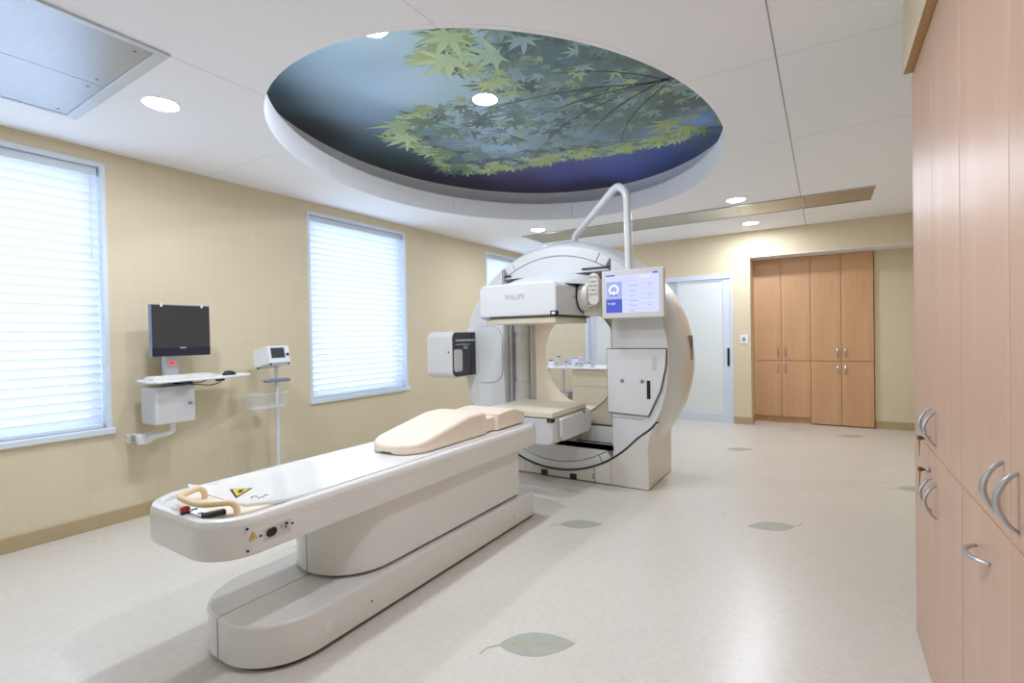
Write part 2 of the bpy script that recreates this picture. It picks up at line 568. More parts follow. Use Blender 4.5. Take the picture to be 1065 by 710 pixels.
# ------------------------------------------------------------------ ceiling with oval recess
def ring_plate(cx, cy, rx, ry, x0, x1, y0, y1, w, axis='z', n=96, wback=None):
    """flat plate with an elliptical hole"""
    bm = bm_new()
    angs = [2 * PI * k / n for k in range(n)]
    for (X, Y) in ((x0, y0), (x1, y0), (x1, y1), (x0, y1)):
        angs.append(math.atan2(Y - cy, X - cx) % (2 * PI))
    angs = sorted(set(round(a, 9) for a in angs))
    inn = []; out = []
    for a in angs:
        dx, dy = math.cos(a), math.sin(a)
        k = 1 / math.sqrt((dx / rx) ** 2 + (dy / ry) ** 2)
        inn.append((cx + dx * k, cy + dy * k))
        ts = []
        if dx > 1e-9: ts.append((x1 - cx) / dx)
        if dx < -1e-9: ts.append((x0 - cx) / dx)
        if dy > 1e-9: ts.append((y1 - cy) / dy)
        if dy < -1e-9: ts.append((y0 - cy) / dy)
        t = min(ts)
        out.append((cx + dx * t, cy + dy * t))
    A = [bm.verts.new(P3(axis, p[0], p[1], w)) for p in inn]
    B = [bm.verts.new(P3(axis, p[0], p[1], w)) for p in out]
    m = len(angs)
    for i in range(m):
        j = (i + 1) % m
        bm.faces.new((A[i], A[j], B[j], B[i]))
    if wback is not None:
        r = bmesh.ops.extrude_face_region(bm, geom=list(bm.faces))
        vs = [e for e in r['geom'] if isinstance(e, bmesh.types.BMVert)]
        d = Vector(P3(axis, 0, 0, wback - w))
        bmesh.ops.translate(bm, vec=d, verts=vs)
    bmesh.ops.recalc_face_normals(bm, faces=bm.faces)
    return bm

ceiling = struct('ceiling', ring_plate(EC[0], EC[1], EA, EB, XL, XR, YF, YB, H, wback=H + 0.03), m_ceil)
struct('light_seal_roof', box(XL - T, XR + T, YF - T, 8.9, TOP, TOP + 0.1), m_ceil)  # unseen slab added above the ceiling to keep sky light out

def ell(a, grow=0.0):
    return (EC[0] + (EA + grow) * math.cos(a), EC[1] + (EB + grow) * math.sin(a))

def ell_band(a0, a1, g0, g1, z0, z1, n=16):
    bm = bm_new(); rings = []
    for k in range(n + 1):
        a = a0 + (a1 - a0) * k / n
        p, q = ell(a, g0), ell(a, g1)
        rings.append([bm.verts.new((*p, z0)), bm.verts.new((*p, z1)), bm.verts.new((*q, z1)), bm.verts.new((*q, z0))])
    for a, b in zip(rings[:-1], rings[1:]):
        for i in range(4):
            j = (i + 1) % 4
            bm.faces.new((a[i], b[i], b[j], a[j]))
    bm.faces.new(rings[0]); bm.faces.new(rings[-1][::-1])
    bmesh.ops.recalc_face_normals(bm, faces=bm.faces)
    return bm
marks = [-159.1, -116, -73, -30, 18, 62.6, 105.4, 153.5, 200.9]
for a0, a1 in zip(marks[:-1], marks[1:]):
    obj('fascia_panel', ell_band(R(a0 + 0.06), R(a1 - 0.06), 0.0, 0.03, H - 0.001, Z_FASCIA), m_ceil, ceiling)
obj('cove_wall', [ell_band(0, 2 * PI, 0.02, COVE + 0.03, Z_FASCIA - 0.02, Z_FASCIA - 0.002, 96), ell_band(0, 2 * PI, COVE, COVE + 0.03, Z_FASCIA - 0.01, Z_MURAL + 0.05, 96)], m_ceil, ceiling)
# plasterboard joints
def joint(n, x0, x1, y0, y1, m_=None):
    struct('trim_%d' % n, box(x0, x1, y0, y1, H - 0.0012, H + 0.001), m_ or m_seam)
joint(2, -0.202, -0.195, YF, YB, m_seam2)
joint(3, -2.712, -2.708, 1.18, 1.66)
joint(4, -0.72, XR, 2.90, 2.904)
joint(5, -0.4, XR, 4.18, 4.184)
joint(6, -1.472, -1.468, YF, 1.75)
joint(7, XL, -3.5, 2.20, 2.204)

# ------------------------------------------------------------------ mural
mural = thing('ceiling_mural', (EC[0], EC[1], Z_MURAL), 'oval mural of green maple leaves on blurred blue, in the raised ceiling recess', 'mural')
SAMP = [  # plan x, y, colour of the print, with dome shading at the rim painted in
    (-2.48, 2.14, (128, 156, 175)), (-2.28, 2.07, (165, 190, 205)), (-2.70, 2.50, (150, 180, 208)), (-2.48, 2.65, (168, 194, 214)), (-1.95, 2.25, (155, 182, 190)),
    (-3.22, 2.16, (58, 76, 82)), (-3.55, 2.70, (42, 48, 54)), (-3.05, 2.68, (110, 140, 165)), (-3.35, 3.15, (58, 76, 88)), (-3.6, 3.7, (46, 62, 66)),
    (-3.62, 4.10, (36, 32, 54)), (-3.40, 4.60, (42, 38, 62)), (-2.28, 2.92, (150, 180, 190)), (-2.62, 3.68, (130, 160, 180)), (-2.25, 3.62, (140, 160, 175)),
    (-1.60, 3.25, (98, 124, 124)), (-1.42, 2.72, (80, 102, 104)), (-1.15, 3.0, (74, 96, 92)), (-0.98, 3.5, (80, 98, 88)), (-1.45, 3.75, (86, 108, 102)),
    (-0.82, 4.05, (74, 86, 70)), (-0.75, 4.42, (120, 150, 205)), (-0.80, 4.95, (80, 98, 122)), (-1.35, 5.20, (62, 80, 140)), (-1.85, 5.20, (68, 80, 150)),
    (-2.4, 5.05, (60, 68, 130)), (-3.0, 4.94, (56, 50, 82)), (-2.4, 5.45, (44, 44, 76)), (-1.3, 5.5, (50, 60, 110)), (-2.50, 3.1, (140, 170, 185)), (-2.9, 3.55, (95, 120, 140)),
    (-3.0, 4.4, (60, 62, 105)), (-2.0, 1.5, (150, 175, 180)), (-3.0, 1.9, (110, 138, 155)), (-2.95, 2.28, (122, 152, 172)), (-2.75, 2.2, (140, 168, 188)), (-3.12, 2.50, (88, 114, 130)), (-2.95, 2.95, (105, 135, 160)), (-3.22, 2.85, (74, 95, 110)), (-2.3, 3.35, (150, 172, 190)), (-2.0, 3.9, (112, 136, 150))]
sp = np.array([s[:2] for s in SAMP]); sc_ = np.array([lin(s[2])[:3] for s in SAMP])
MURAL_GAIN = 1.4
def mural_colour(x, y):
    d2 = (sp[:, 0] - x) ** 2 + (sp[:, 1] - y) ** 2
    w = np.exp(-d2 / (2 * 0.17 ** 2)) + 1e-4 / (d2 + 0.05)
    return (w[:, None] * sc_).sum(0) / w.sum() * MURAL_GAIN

def print_mesh(name, verts, faces, cols, parent):
    me = bpy.data.meshes.new(name)
    org = wpos(parent)
    me.from_pydata([(v[0] - org.x, v[1] - org.y, v[2] - org.z) for v in verts], [], faces)
    at = me.color_attributes.new('print', 'FLOAT_COLOR', 'POINT')
    at.data.foreach_set('color', [c for q in cols for c in (q[0], q[1], q[2], 1.0)])
    me.materials.append(m_print)
    o = bpy.data.objects.new(name, me); col.objects.link(o); o.parent = parent
    return o
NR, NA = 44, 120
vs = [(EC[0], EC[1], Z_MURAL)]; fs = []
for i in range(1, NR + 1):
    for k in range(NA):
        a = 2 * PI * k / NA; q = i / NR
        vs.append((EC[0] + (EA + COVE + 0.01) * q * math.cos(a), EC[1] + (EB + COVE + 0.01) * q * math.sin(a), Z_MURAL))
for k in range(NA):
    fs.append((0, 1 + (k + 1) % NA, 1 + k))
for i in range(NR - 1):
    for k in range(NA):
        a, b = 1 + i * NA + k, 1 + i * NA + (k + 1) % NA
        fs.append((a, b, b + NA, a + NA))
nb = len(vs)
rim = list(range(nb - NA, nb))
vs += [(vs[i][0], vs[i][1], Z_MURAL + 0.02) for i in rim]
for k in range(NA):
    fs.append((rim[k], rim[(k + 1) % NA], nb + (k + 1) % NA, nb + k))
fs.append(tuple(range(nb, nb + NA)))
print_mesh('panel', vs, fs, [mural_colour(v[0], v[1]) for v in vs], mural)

REG = [(-1.81, 2.20), (-2.22, 2.40), (-1.98, 2.72), (-2.10, 3.02), (-2.90, 2.86), (-3.28, 3.15), (-3.25, 3.62), (-3.45, 4.25), (-2.98, 4.45), (-2.14, 4.62),
       (-1.58, 4.75), (-1.19, 4.74), (-0.81, 4.70), (-0.62, 4.36), (-0.70, 3.53), (-0.95, 2.9), (-1.30, 2.45)]
def inside(x, y, poly):
    r = False
    for i in range(len(poly)):
        (x0, y0), (x1, y1) = poly[i - 1], poly[i]
        if (y0 > y) != (y1 > y) and x < (x1 - x0) * (y - y0) / (y1 - y0) + x0: r = not r
    return r
def maple(x, y, ang, L, c, z, verts, faces, cols, tipc=None, lobes=7):
    tips = [(-128, .42), (-82, .66), (-40, .88), (0, 1.0), (40, .88), (82, .66), (128, .42)] if lobes == 7 else [(-95, .55), (-45, .85), (0, 1.0), (45, .85), (95, .55)]
    pts = [(R(180), 0.10)]
    for i, (a, l) in enumerate(tips):
        l *= random.uniform(0.85, 1.12)
        pts += [(R(a - 9), l * 0.55), (R(a), l), (R(a + 9), l * 0.55)]
        if i < len(tips) - 1: pts.append((R((a + tips[i + 1][0]) / 2), 0.27))
    b = len(verts)
    verts.append((x, y, z)); cols.append(c)
    sh = random.uniform(0.8, 1.0)
    for a, l in pts:
        verts.append((x + L * l * math.cos(a + ang), y + L * l * sh * math.sin(a + ang), z))
        cols.append(tipc if (tipc is not None and l > 0.4) else c)
    n = len(pts)
    for i in range(n):
        faces.append((b, b + 1 + (i + 1) % n, b + 1 + i))
V, F, C = [], [], []
def lc(r, g, b, j=10):
    d = random.uniform(-j, j)
    return tuple(v * MURAL_GAIN * 0.84 for v in lin((r + d, g + d, b + d + 6))[:3])
zl = Z_MURAL - 0.0006
def tryadd(n, cols_, lo, hi, dz, amin=-1, edge=False):
    k = 0; guard = 0
    while k < n and guard < 20000:
        guard += 1
        x, y = random.uniform(-3.5, -0.6), random.uniform(2.15, 4.8)
        if not inside(x, y, REG): continue
        if edge and inside(x - 0.18, y + 0.12, REG) and inside(x - 0.05, y + 0.25, REG) and inside(x - 0.2, y - 0.12, REG): continue
        if ((x - EC[0]) / (EA + 0.12)) ** 2 + ((y - EC[1]) / (EB + 0.12)) ** 2 > 1: continue
        c = random.choice(cols_)
        ang = R(random.gauss(150, 45))
        t = lc(*c)
        maple(x, y, ang, random.uniform(lo, hi), t, zl - dz - k * 2e-6, V, F, C, tuple(min(1, v * 1.25) for v in t), random.choice((5, 7)))
        k += 1
tryadd(150, [(78, 98, 90), (90, 112, 104), (70, 88, 84), (104, 126, 120), (98, 118, 128)], 0.12, 0.26, 0.0)
tryadd(150, [(102, 126, 108), (94, 116, 102), (118, 140, 128), (126, 148, 150)], 0.08, 0.20, 0.0005)
tryadd(150, [(134, 156, 112), (146, 166, 120), (120, 146, 112), (128, 158, 150)], 0.04, 0.13, 0.0009)
tryadd(170, [(150, 168, 112), (166, 182, 124), (140, 162, 112), (150, 176, 140)], 0.08, 0.19, 0.0013, edge=True)
for (x, y, a, L, c) in [(-2.02, 2.50, 165, .34, (172, 194, 150)), (-1.86, 2.30, 150, .30, (164, 188, 138)), (-1.75, 2.62, 200, .30, (150, 178, 146)), (-2.98, 3.02, 165, .34, (140, 168, 118)), (-3.12, 3.26, 175, .30, (172, 190, 134)),
                        (-2.78, 3.08, 140, .32, (98, 126, 104)), (-2.72, 3.35, 170, .28, (96, 124, 110)), (-3.05, 3.72, 170, .32, (112, 136, 96)), (-2.82, 3.95, 165, .30, (98, 124, 108)), (-3.2, 4.15, 160, .27, (100, 126, 88)), (-2.85, 4.33, 140, .26, (156, 172, 104)),
                        (-2.35, 4.45, 150, .26, (150, 170, 110)), (-1.95, 4.50, 140, .24, (158, 176, 108)), (-1.55, 4.62, 150, .30, (160, 178, 110)), (-1.25, 4.58, 150, .30, (150, 172, 96)), (-0.98, 4.5, 150, .3, (152, 168, 90)), (-1.1, 4.3, 150, .3, (146, 162, 92))]:
    t = lc(*c, j=4)
    maple(x, y, R(a), L, t, zl - 0.0019 - random.random() * 2e-4, V, F, C, tuple(min(1, v * 1.2) for v in t))
print_mesh('printed_leaves', V, F, C, mural)['kind'] = 'stuff'
V, F, C = [], [], []
def twig(p, q, w0, w1, bend=0.08):
    p, q = Vector(p), Vector(q); d = (q - p); nn = Vector((-d.y, d.x)).normalized()
    b = len(V); n = 10
    for k in range(n + 1):
        t = k / n
        m = p + d * t + nn * bend * math.sin(PI * t)
        w = w0 + (w1 - w0) * t
        for s in (-1, 1):
            V.append((m.x + nn.x * w * s, m.y + nn.y * w * s, zl - 0.0012)); C.append(lc(44, 52, 50, 3))
    for k in range(n):
        F.append((b + 2 * k, b + 2 * k + 1, b + 2 * k + 3, b + 2 * k + 2))
for a in [((-0.72, 3.6), (-2.05, 3.55), .014, .003), ((-0.8, 3.5), (-1.75, 4.1), .012, .003), ((-1.0, 3.55), (-2.3, 3.2), .010, .002), ((-0.95, 3.62), (-1.6, 4.5), .009, .002), ((-1.3, 3.6), (-2.2, 4.1), .008, .002), ((-0.9, 3.6), (-1.6, 3.0), .009, .002)]:
    twig(*a)
print_mesh('printed_twigs', V, F, C, mural)['kind'] = 'stuff'

# ------------------------------------------------------------------ recessed downlights
def downlight(x, y, z, label, r=0.085):
    t = thing('downlight', (x, y, z), label, 'light', 'recessed round ceiling downlights')
    obj('trim_ring', lathe([(r, z + 0.004), (r + 0.006, z - 0.004), (r + 0.014, z - 0.004), (r + 0.016, z + 0.002)], (x, y), 'z', 40), m_white, t)
    obj('lens', lathe([(0.0005, z - 0.0005), (r * 0.6, z - 0.0008), (r + 0.001, z - 0.0002)], (x, y), 'z', 40), m_bulb, t)
downlight(-3.30, 1.38, H, 'round lit downlight beside the metal ceiling panel')
downlight(-0.79, 5.79, H, 'lit downlight in front of the metal ceiling strip, toward the wood cabinets')
downlight(-0.80, 7.15, H, 'lit downlight behind the metal strip, in front of the niche of wood cabinets')
downlight(-0.80, 1.38, H, 'downlight above the open floor beside the right cabinets, over the top picture edge')
downlight(-3.30, -1.9, H, 'unseen downlight added at the rear of the room by the left wall')  # out of view, added to light the camera side of the room
downlight(-3.23, 5.80, H, 'lit downlight over the gantry near the left end of the metal strip')
downlight(-2.17, 1.99, Z_MURAL - 0.004, 'downlight at the near edge of the mural, partly cut off by the oval rim')
downlight(-2.14, 3.06, Z_MURAL - 0.004, 'round lit downlight in the middle of the leaf mural')

# ------------------------------------------------------------------ metal ceiling panels
pan = thing('radiant_ceiling_panel', (-3.31, 0.4, H), 'large shiny brushed metal panel set in the ceiling above the left window', 'ceiling panel')
PX0, PX1, PY0, PY1 = -3.93, -2.69, -1.2, 1.175
for (x0, x1, y0, y1) in ((PX0, PX0 + .035, PY0, PY1), (PX1 - .035, PX1, PY0, PY1), (PX0 + .035, PX1 - .035, PY1 - .06, PY1), (PX0 + .035, PX1 - .035, PY0, PY0 + .06)):
    obj('frame_bar', box(x0, x1, y0, y1, H - 0.012, H - 0.0005, 0.003, 1), m_alu, pan)
mid = -3.31
for (x0, x1) in ((PX0 + .037, mid - .002), (mid + .002, PX1 - .037)):
    pl = obj('metal_plate', box(x0, x1, PY0 + .062, PY1 - .062, H - 0.008, H - 0.001), m_panel, pan)
    for yy in (1.06, 0.55, 0.0):
        for xx in (x0 + 0.06, x1 - 0.06):
            obj('screw', cyl((xx, yy), 0.007, H - 0.010, H - 0.007, 'z', 10), m_greyd, pl)
stp = thing('metal_ceiling_strip', (-1.55, 6.3, H), 'long bronze coloured metal strip across the ceiling before the back wall', 'ceiling strip')
sx = [-3.62, -2.95, -2.18, -1.40, -0.83, -0.165, 0.437]
for a, b in zip(sx[:-1], sx[1:]):
    obj('metal_plate', box(a + 0.002, b - 0.002, 6.05, 6.60, H - 0.010, H - 0.0005), m_strip, stp)
obj('edge_bar', box(sx[0], sx[-1], 6.03, 6.05, H - 0.014, H - 0.0005), m_strip, stp)
obj('edge_bar', box(sx[0], sx[-1], 6.60, 6.62, H - 0.014, H - 0.0005), m_strip, stp)

# ------------------------------------------------------------------ windows and blinds
slat_src = None
def window(i, y0, y1, blind_label):
    w = sroot('window_%d' % i, (XL, (y0 + y1) / 2, WZ0))
    d = 0.03
    xo = XL - T + 0.02
    obj('reveal', [box(xo, XL + 0.004, y0, y0 + d, WZ0, WZ1), box(xo, XL + 0.004, y1 - d, y1, WZ0, WZ1), box(xo, XL + 0.004, y0 + d, y1 - d, WZ1 - d, WZ1)], m_frame, w, smooth=False)
    obj('sill', box(xo, XL + 0.03, y0 - 0.015, y1 + 0.015, WZ0 - 0.03, WZ0 + 0.012, 0.004, 1), m_frame, w, smooth=False)
    fx0, fx1 = xo + 0.01, xo + 0.05
    obj('sash', [box(fx0, fx1, y0 + d, y0 + d + .05, WZ0 + .012, WZ1 - d), box(fx0, fx1, y1 - d - .05, y1 - d, WZ0 + .012, WZ1 - d),
                 box(fx0, fx1, y0 + d + .05, y1 - d - .05, WZ0 + .012, WZ0 + .07), box(fx0, fx1, y0 + d + .05, y1 - d - .05, WZ1 - d - .05, WZ1 - d)], m_frame, w, smooth=False)
    obj('pane', box(fx0 + .015, fx0 + .021, y0 + d + .05, y1 - d - .05, WZ0 + .07, WZ1 - d - .05), m_glass, w, smooth=False)
    if blind_label is None: return
    bx = XL - 0.065
    t = thing('venetian_blind', (bx, (y0 + y1) / 2, WZ0 + 0.015), blind_label, 'blind', 'white blinds in the left wall windows')
    a0, a1 = y0 + d + 0.006, y1 - d - 0.006
    obj('headrail', box(bx - 0.03, bx + 0.03, a0, a1, WZ1 - d - 0.06, WZ1 - d - 0.002, 0.004, 1), m_frame, t)
    obj('bottom_rail', box(bx - 0.03, bx + 0.03, a0, a1, WZ0 + 0.014, WZ0 + 0.04, 0.004, 1), m_frame, t)
    global slat_src
    n = 29
    z0, z1 = WZ0 + 0.075, WZ1 - d - 0.09
    for k in range(n):
        z = z0 + (z1 - z0) * k / (n - 1)
        if k == 0:
            tl = R(57); hw = 0.034
            pts = []
            for s in range(5):
                u = -1 + 2 * s / 4
                pts.append((u * hw * math.cos(tl) - 0.004 * (1 - u * u), u * hw * math.sin(tl)))
            bm = bm_new()
            A = [bm.verts.new((bx + p[0], a0, z + p[1])) for p in pts]
            B = [bm.verts.new((bx + p[0], a1, z + p[1])) for p in pts]
            for s in range(4): bm.faces.new((A[s], A[s + 1], B[s + 1], B[s]))
            src = obj('slat', bm, m_slat, t, origin=(bx, (a0 + a1) / 2, z))
            src.modifiers.clear()
        else:
            share(src, t, (bx, (a0 + a1) / 2, z))
    obj('tilt_wand', join(cyl((bx + 0.045, a1 - 0.045), 0.003, WZ1 - 0.66, WZ1 - 0.08, 'z', 8), cyl((bx + 0.045, a1 - 0.045), 0.007, WZ1 - 0.70, WZ1 - 0.655, 'z', 8)), m_frame, t)
window(1, *WIN[0], 'white blind in the window cut off by the left picture edge')
window(2, *WIN[1], 'white blind in the middle window between the device stand and the gantry')
window(3, *WIN[2], 'white blind in the far window mostly hidden behind the gantry')
window(4, *WIN[3], None)  # unseen window behind the camera, left bare to light the near side

# ------------------------------------------------------------------ sliding door in the back wall
door = sroot('door_1', ((DX0 + DX1) / 2, YB, 0))
fy0, fy1 = YB - 0.012, YB + 0.12
obj('door_frame', [box(DX0, DX0 + .06, fy0, fy1, 0, DZ), box(DX1 - .03, DX1, fy0, fy1, 0, DZ), box(DX0 + .06, DX1 - .03, fy0, fy1, DZ - .07, DZ), box(DX0 + .06, DX1 - .03, YB + .0, fy1, 0, 0.02)], m_door, door)
def leafdoor(x0, x1, y, st=(0.05, 0.05), rail=0.10):
    lf = obj('door_leaf', [box(x0, x0 + st[0], y, y + .04, 0.021, DZ - .071), box(x1 - st[1], x1, y, y + .04, 0.021, DZ - .071),
                           box(x0 + st[0], x1 - st[1], y, y + .04, 0.021, 0.021 + rail), box(x0 + st[0], x1 - st[1], y, y + .04, DZ - .071 - .03, DZ - .071)], m_door, door)
    obj('glass_pane', box(x0 + st[0], x1 - st[1], y + .012, y + .03, 0.021 + rail, DZ - .101), m_frost, lf)
    return lf
lf = leafdoor(-1.90, DX1 - .032, YB + 0.005, (0.035, 0.10))
obj('pull_handle', box(-1.195, -1.165, YB - 0.012, YB + 0.006, 0.83, 1.09, 0.004, 1), m_black, lf)
leafdoor(DX0 + .062, -1.87, YB + 0.06, (0.10, 0.05))
struct('wall_behind_door', box(DX0, DX1, YB + .2, YB + .26, 0, TOP), m_ceil)

sw = thing('light_switch', (-0.972, YB, 1.155), 'white light switch plate on the wall between glass door and wood cabinets', 'switch')
obj('plate', box(-1.022, -0.922, YB - 0.008, YB, 1.155, 1.28, 0.003, 1), m_white, sw)
obj('rocker', box(-0.990, -0.955, YB - 0.013, YB - 0.008, 1.19, 1.245, 0.002, 1), m_bluegrey, sw)

# ------------------------------------------------------------------ back wall cabinets
def bow_handle(p, axis, out, L, depth, m, parent, r=0.006, name='handle'):
    """bow handle standing off a door, p = middle on the door face"""
    p, axis, out = Vector(p), Vector(axis), Vector(out)
    path = []; rad = []
    for k in range(13):
        t = k / 12
        path.append(p + axis * (L * (t - 0.5)) + out * (depth * math.sin(PI * t) ** 0.75))
        rad.append(r * (0.75 + 0.5 * math.sin(PI * t)))
    return obj(name, tube(path, r, 8, rad), m, parent)
XS = [-0.885, -0.527, -0.168, 0.192, 0.553]
CZ = 2.366; SPLIT = 0.895
def back_cab(x0, x1, xm, kick, label):
    t = thing('wood_cabinet', ((x0 + x1) / 2, YC, 0), label, 'cabinet', 'tall beech cabinets in the back wall niche')
    zb = 0.09 if kick else 0.012
    obj('carcass', [box(x0 + .001, x1 - .001, YC + .022, 8.70, zb, CZ)], m_wood, t, smooth=False)
    if kick: obj('toe_kick', box(x0 + .001, x1 - .001, YC + .05, 8.6, 0, zb), m_wood, t, smooth=False)
    else: obj('plinth', box(x0 + .001, x1 - .001, YC + .03, 8.6, 0, zb), m_dark, t, smooth=False)
    for (a, b, s) in ((x0, xm, 1), (xm, x1, -1)):
        for (z0, z1, hz) in ((zb, SPLIT - .0025, SPLIT - .115), (SPLIT + .0025, CZ - .003, SPLIT + .125)):
            d = obj('door', box(a + .0025, b - .0025, YC, YC + .02, z0 + .002, z1, 0.0015, 1), m_wood, t)
            hx = (b - .045) if s > 0 else (a + .045)
            bow_handle((hx, YC, hz), (0, 0, 1), (0, -1, 0), 0.13, 0.03, m_steel, d, 0.0065)
back_cab(XS[0], XS[2], XS[1], True, 'tall beech cabinet pair on a toe kick, left half of the niche')
back_cab(XS[2], XS[4], XS[3], False, 'tall beech cabinet pair reaching the floor, right half of the niche')

# ------------------------------------------------------------------ right hand cabinet wall
CX = 0.33; CTOP = 2.43; CS = 0.878
struct('trim_8', [box(CX - 0.03, XR, YF, 2.745, CTOP + 0.004, CTOP + 0.010)], m_tanedge)
struct('wall_bulkhead', [box(CX - 0.03, XR, YF, 2.745, CTOP + 0.010, H)], m_wall)
def lockset(y, z, parent, hang):
    lk = obj('lock', cyl((y, z), 0.011, CX - 0.012, CX, 'x', 14, 0.002), m_steel, parent)
    obj('key_blade', box(CX - 0.024, CX - 0.012, y - 0.0015, y + 0.0015, z - 0.004, z + 0.004), m_brass, lk)
    obj('key_bow', prism(circ(CX - 0.028, z, 0.009, 14), y - 0.0015, y + 0.0015, 'y'), m_brass, lk)
    if hang:
        pts = [(y + 0.010 * math.cos(a), z - 0.016 + 0.012 * math.sin(a)) for a in [2 * PI * k / 14 for k in range(15)]]
        obj('key_ring', tube([(CX - 0.030, p[0], p[1]) for p in pts], 0.0012, 6), m_brass, lk)
        obj('spare_key', prism([(y - 0.009, z - 0.028), (y + 0.009, z - 0.028), (y + 0.011, z - 0.042), (y + 0.003, z - 0.050), (y + 0.003, z - 0.070), (y - 0.003, z - 0.070), (y - 0.003, z - 0.050), (y - 0.011, z - 0.042)], CX - 0.032, CX - 0.030, 'x'), m_brass, lk)
def side_cab(y0, y1, ym, lower, label):
    t = thing('wood_cabinet', (CX + 0.3, (y0 + y1) / 2, 0), label, 'cabinet', 'tall pale beech cabinets along the right wall')
    obj('carcass', box(CX + .021, XR - .001, y0 + .001, y1 - .001, 0.0, CTOP), m_wood2, t, smooth=False)
    doors = {}
    for (a, b, s) in ((y0, ym, 1), (ym, y1, -1)):
        d = obj('door', box(CX, CX + .02, a + .0015, b - .0015, CS + .003, CTOP - .003, 0.0015, 1), m_wood2, t)
        hy = b - .05 if s > 0 else a + .05
        bow_handle((CX, hy, 0.975), (0, 0, 1), (-1, 0, 0), 0.125, 0.034, m_steel, d, 0.0055)
        doors['u%d' % s] = d
        l = obj('door', box(CX, CX + .02, a + (.0015 if s > 0 and lower == 'drawers' or s < 0 else .0003), b - (.0003 if s > 0 and lower == 'drawers' else .0015), 0.004, CS - .003, 0.0008, 1), m_wood2, t)
        if lower == 'doors':
            bow_handle((CX, hy, 0.715), (0, 0, 1), (-1, 0, 0), 0.125, 0.034, m_steel, l, 0.0055)
        elif s < 0:
            bow_handle((CX, (a + b) / 2 + 0.0, 0.765), (0, 1, 0), (-1, 0, 0), 0.125, 0.034, m_steel, l, 0.0055)
        doors['l%d' % s] = l
    obj('split_edge', box(CX + .004, CX + .0209, y0 + .002, y1 - .002, CS - .003, CS + .003), m_tanedge, t)
    if lower == 'doors':
        lockset(2.40, 0.917, doors['u-1'], True)
        lockset(2.395, 0.80, doors['l-1'], True)
side_cab(1.89, 2.76, 2.32, 'doors', 'tall pale beech cabinet at the right edge with keys in its locks')
side_cab(0.98, 1.885, 1.44, 'drawers', 'pale beech cabinet cut off by the right picture edge, with large bow handles')

# ------------------------------------------------------------------ scanner gantry
GX, GZ = -2.14, 1.10
gan = thing('scanner_gantry', (GX, 4.5, 0), 'large white ring shaped scanner gantry with two camera heads behind the patient table', 'scanner')
def garc(r, a0, a1, n=24):
    return [(GX + r * math.cos(a0 + (a1 - a0) * k / n), GZ + r * math.sin(a0 + (a1 - a0) * k / n)) for k in range(n + 1)]
def sstep(t):
    t = min(1.0, max(0.0, t)); return t * t * (3 - 2 * t)
def RB(a):     # radius of the gap between ring and base: round below, swept outward at both tips
    return 1.034 + 0.052 * sstep((math.sin(a) + 0.68) / 0.20)
def RF(a):     # outer radius of the front face
    return RB(a) - 0.014 if math.sin(a) < -0.45 else RB(a) - 0.014 - 0.014 * sstep((math.sin(a) + 0.45) / 0.3)
# base block: follows the ring, rises at both sides
def base_block():
    side = [(0.88, 0.0), (0.88, 0.36), (0.892, 0.44), (0.920, 0.515), (0.962, 0.588), (1.02, 0.66)]
    bm = bm_new(); rings = []
    angs = sorted(set([R(-151.0 + 122.0 * k / 90) for k in range(91)] + [math.atan2(-1.096, 0.88), math.atan2(-1.096, -0.88)]))
    for a in angs:
        dx, dz = math.cos(a), math.sin(a)
        ts = [-(GZ - 0.004) / dz]
        for (x0, z0), (x1, z1) in zip(side[:-1], side[1:]):
            ex, ez = x1 - x0, z1 - z0
            den = abs(dx) * ez - dz * ex
            if abs(den) < 1e-9: continue
            t = (x0 * ez - (z0 - GZ) * ex) / den
            u = (abs(dx) * t - x0) / ex if abs(ex) > 1e-9 else (GZ + dz * t - z0) / ez
            if t > 0 and -1e-6 <= u <= 1 + 1e-6: ts.append(t)
        ro = max(RB(a) + 0.0015, min(ts))
        ri = RB(a)
        ring = []
        for (r, y) in ((ri, 4.10), (ro, 4.10), (ro, 4.83), (ri, 4.83)):
            ring.append(bm.verts.new((GX + r * dx, y, max(0.004, GZ + r * dz))))
        rings.append(ring)
    for a, b in zip(rings[:-1], rings[1:]):
        for k in range(4):
            bm.faces.new((a[k], a[(k + 1) % 4], b[(k + 1) % 4], b[k]))
    bm.faces.new(rings[0]); bm.faces.new(rings[-1][::-1])
    bmesh.ops.recalc_face_normals(bm, faces=bm.faces)
    es = [e for e in bm.edges if e.is_valid and len(e.link_faces) == 2 and e.calc_face_angle(0) > 0.9 and min(v.co.z for v in e.verts) < 0.55 and all(math.hypot(v.co.x - GX, v.co.z - GZ) > RB(math.atan2(v.co.z - GZ, v.co.x - GX)) + 0.006 for v in e.verts)]
    bmesh.ops.bevel(bm, geom=es, offset=0.015, segments=3, profile=0.5, affect='EDGES', clamp_overlap=True)
    return bm
obj('base', base_block(), m_warm, gan)
obj('floor_gasket', box(GX - 0.872, GX + 0.872, 4.112, 4.82, 0.0, 0.006), m_dark, gan)
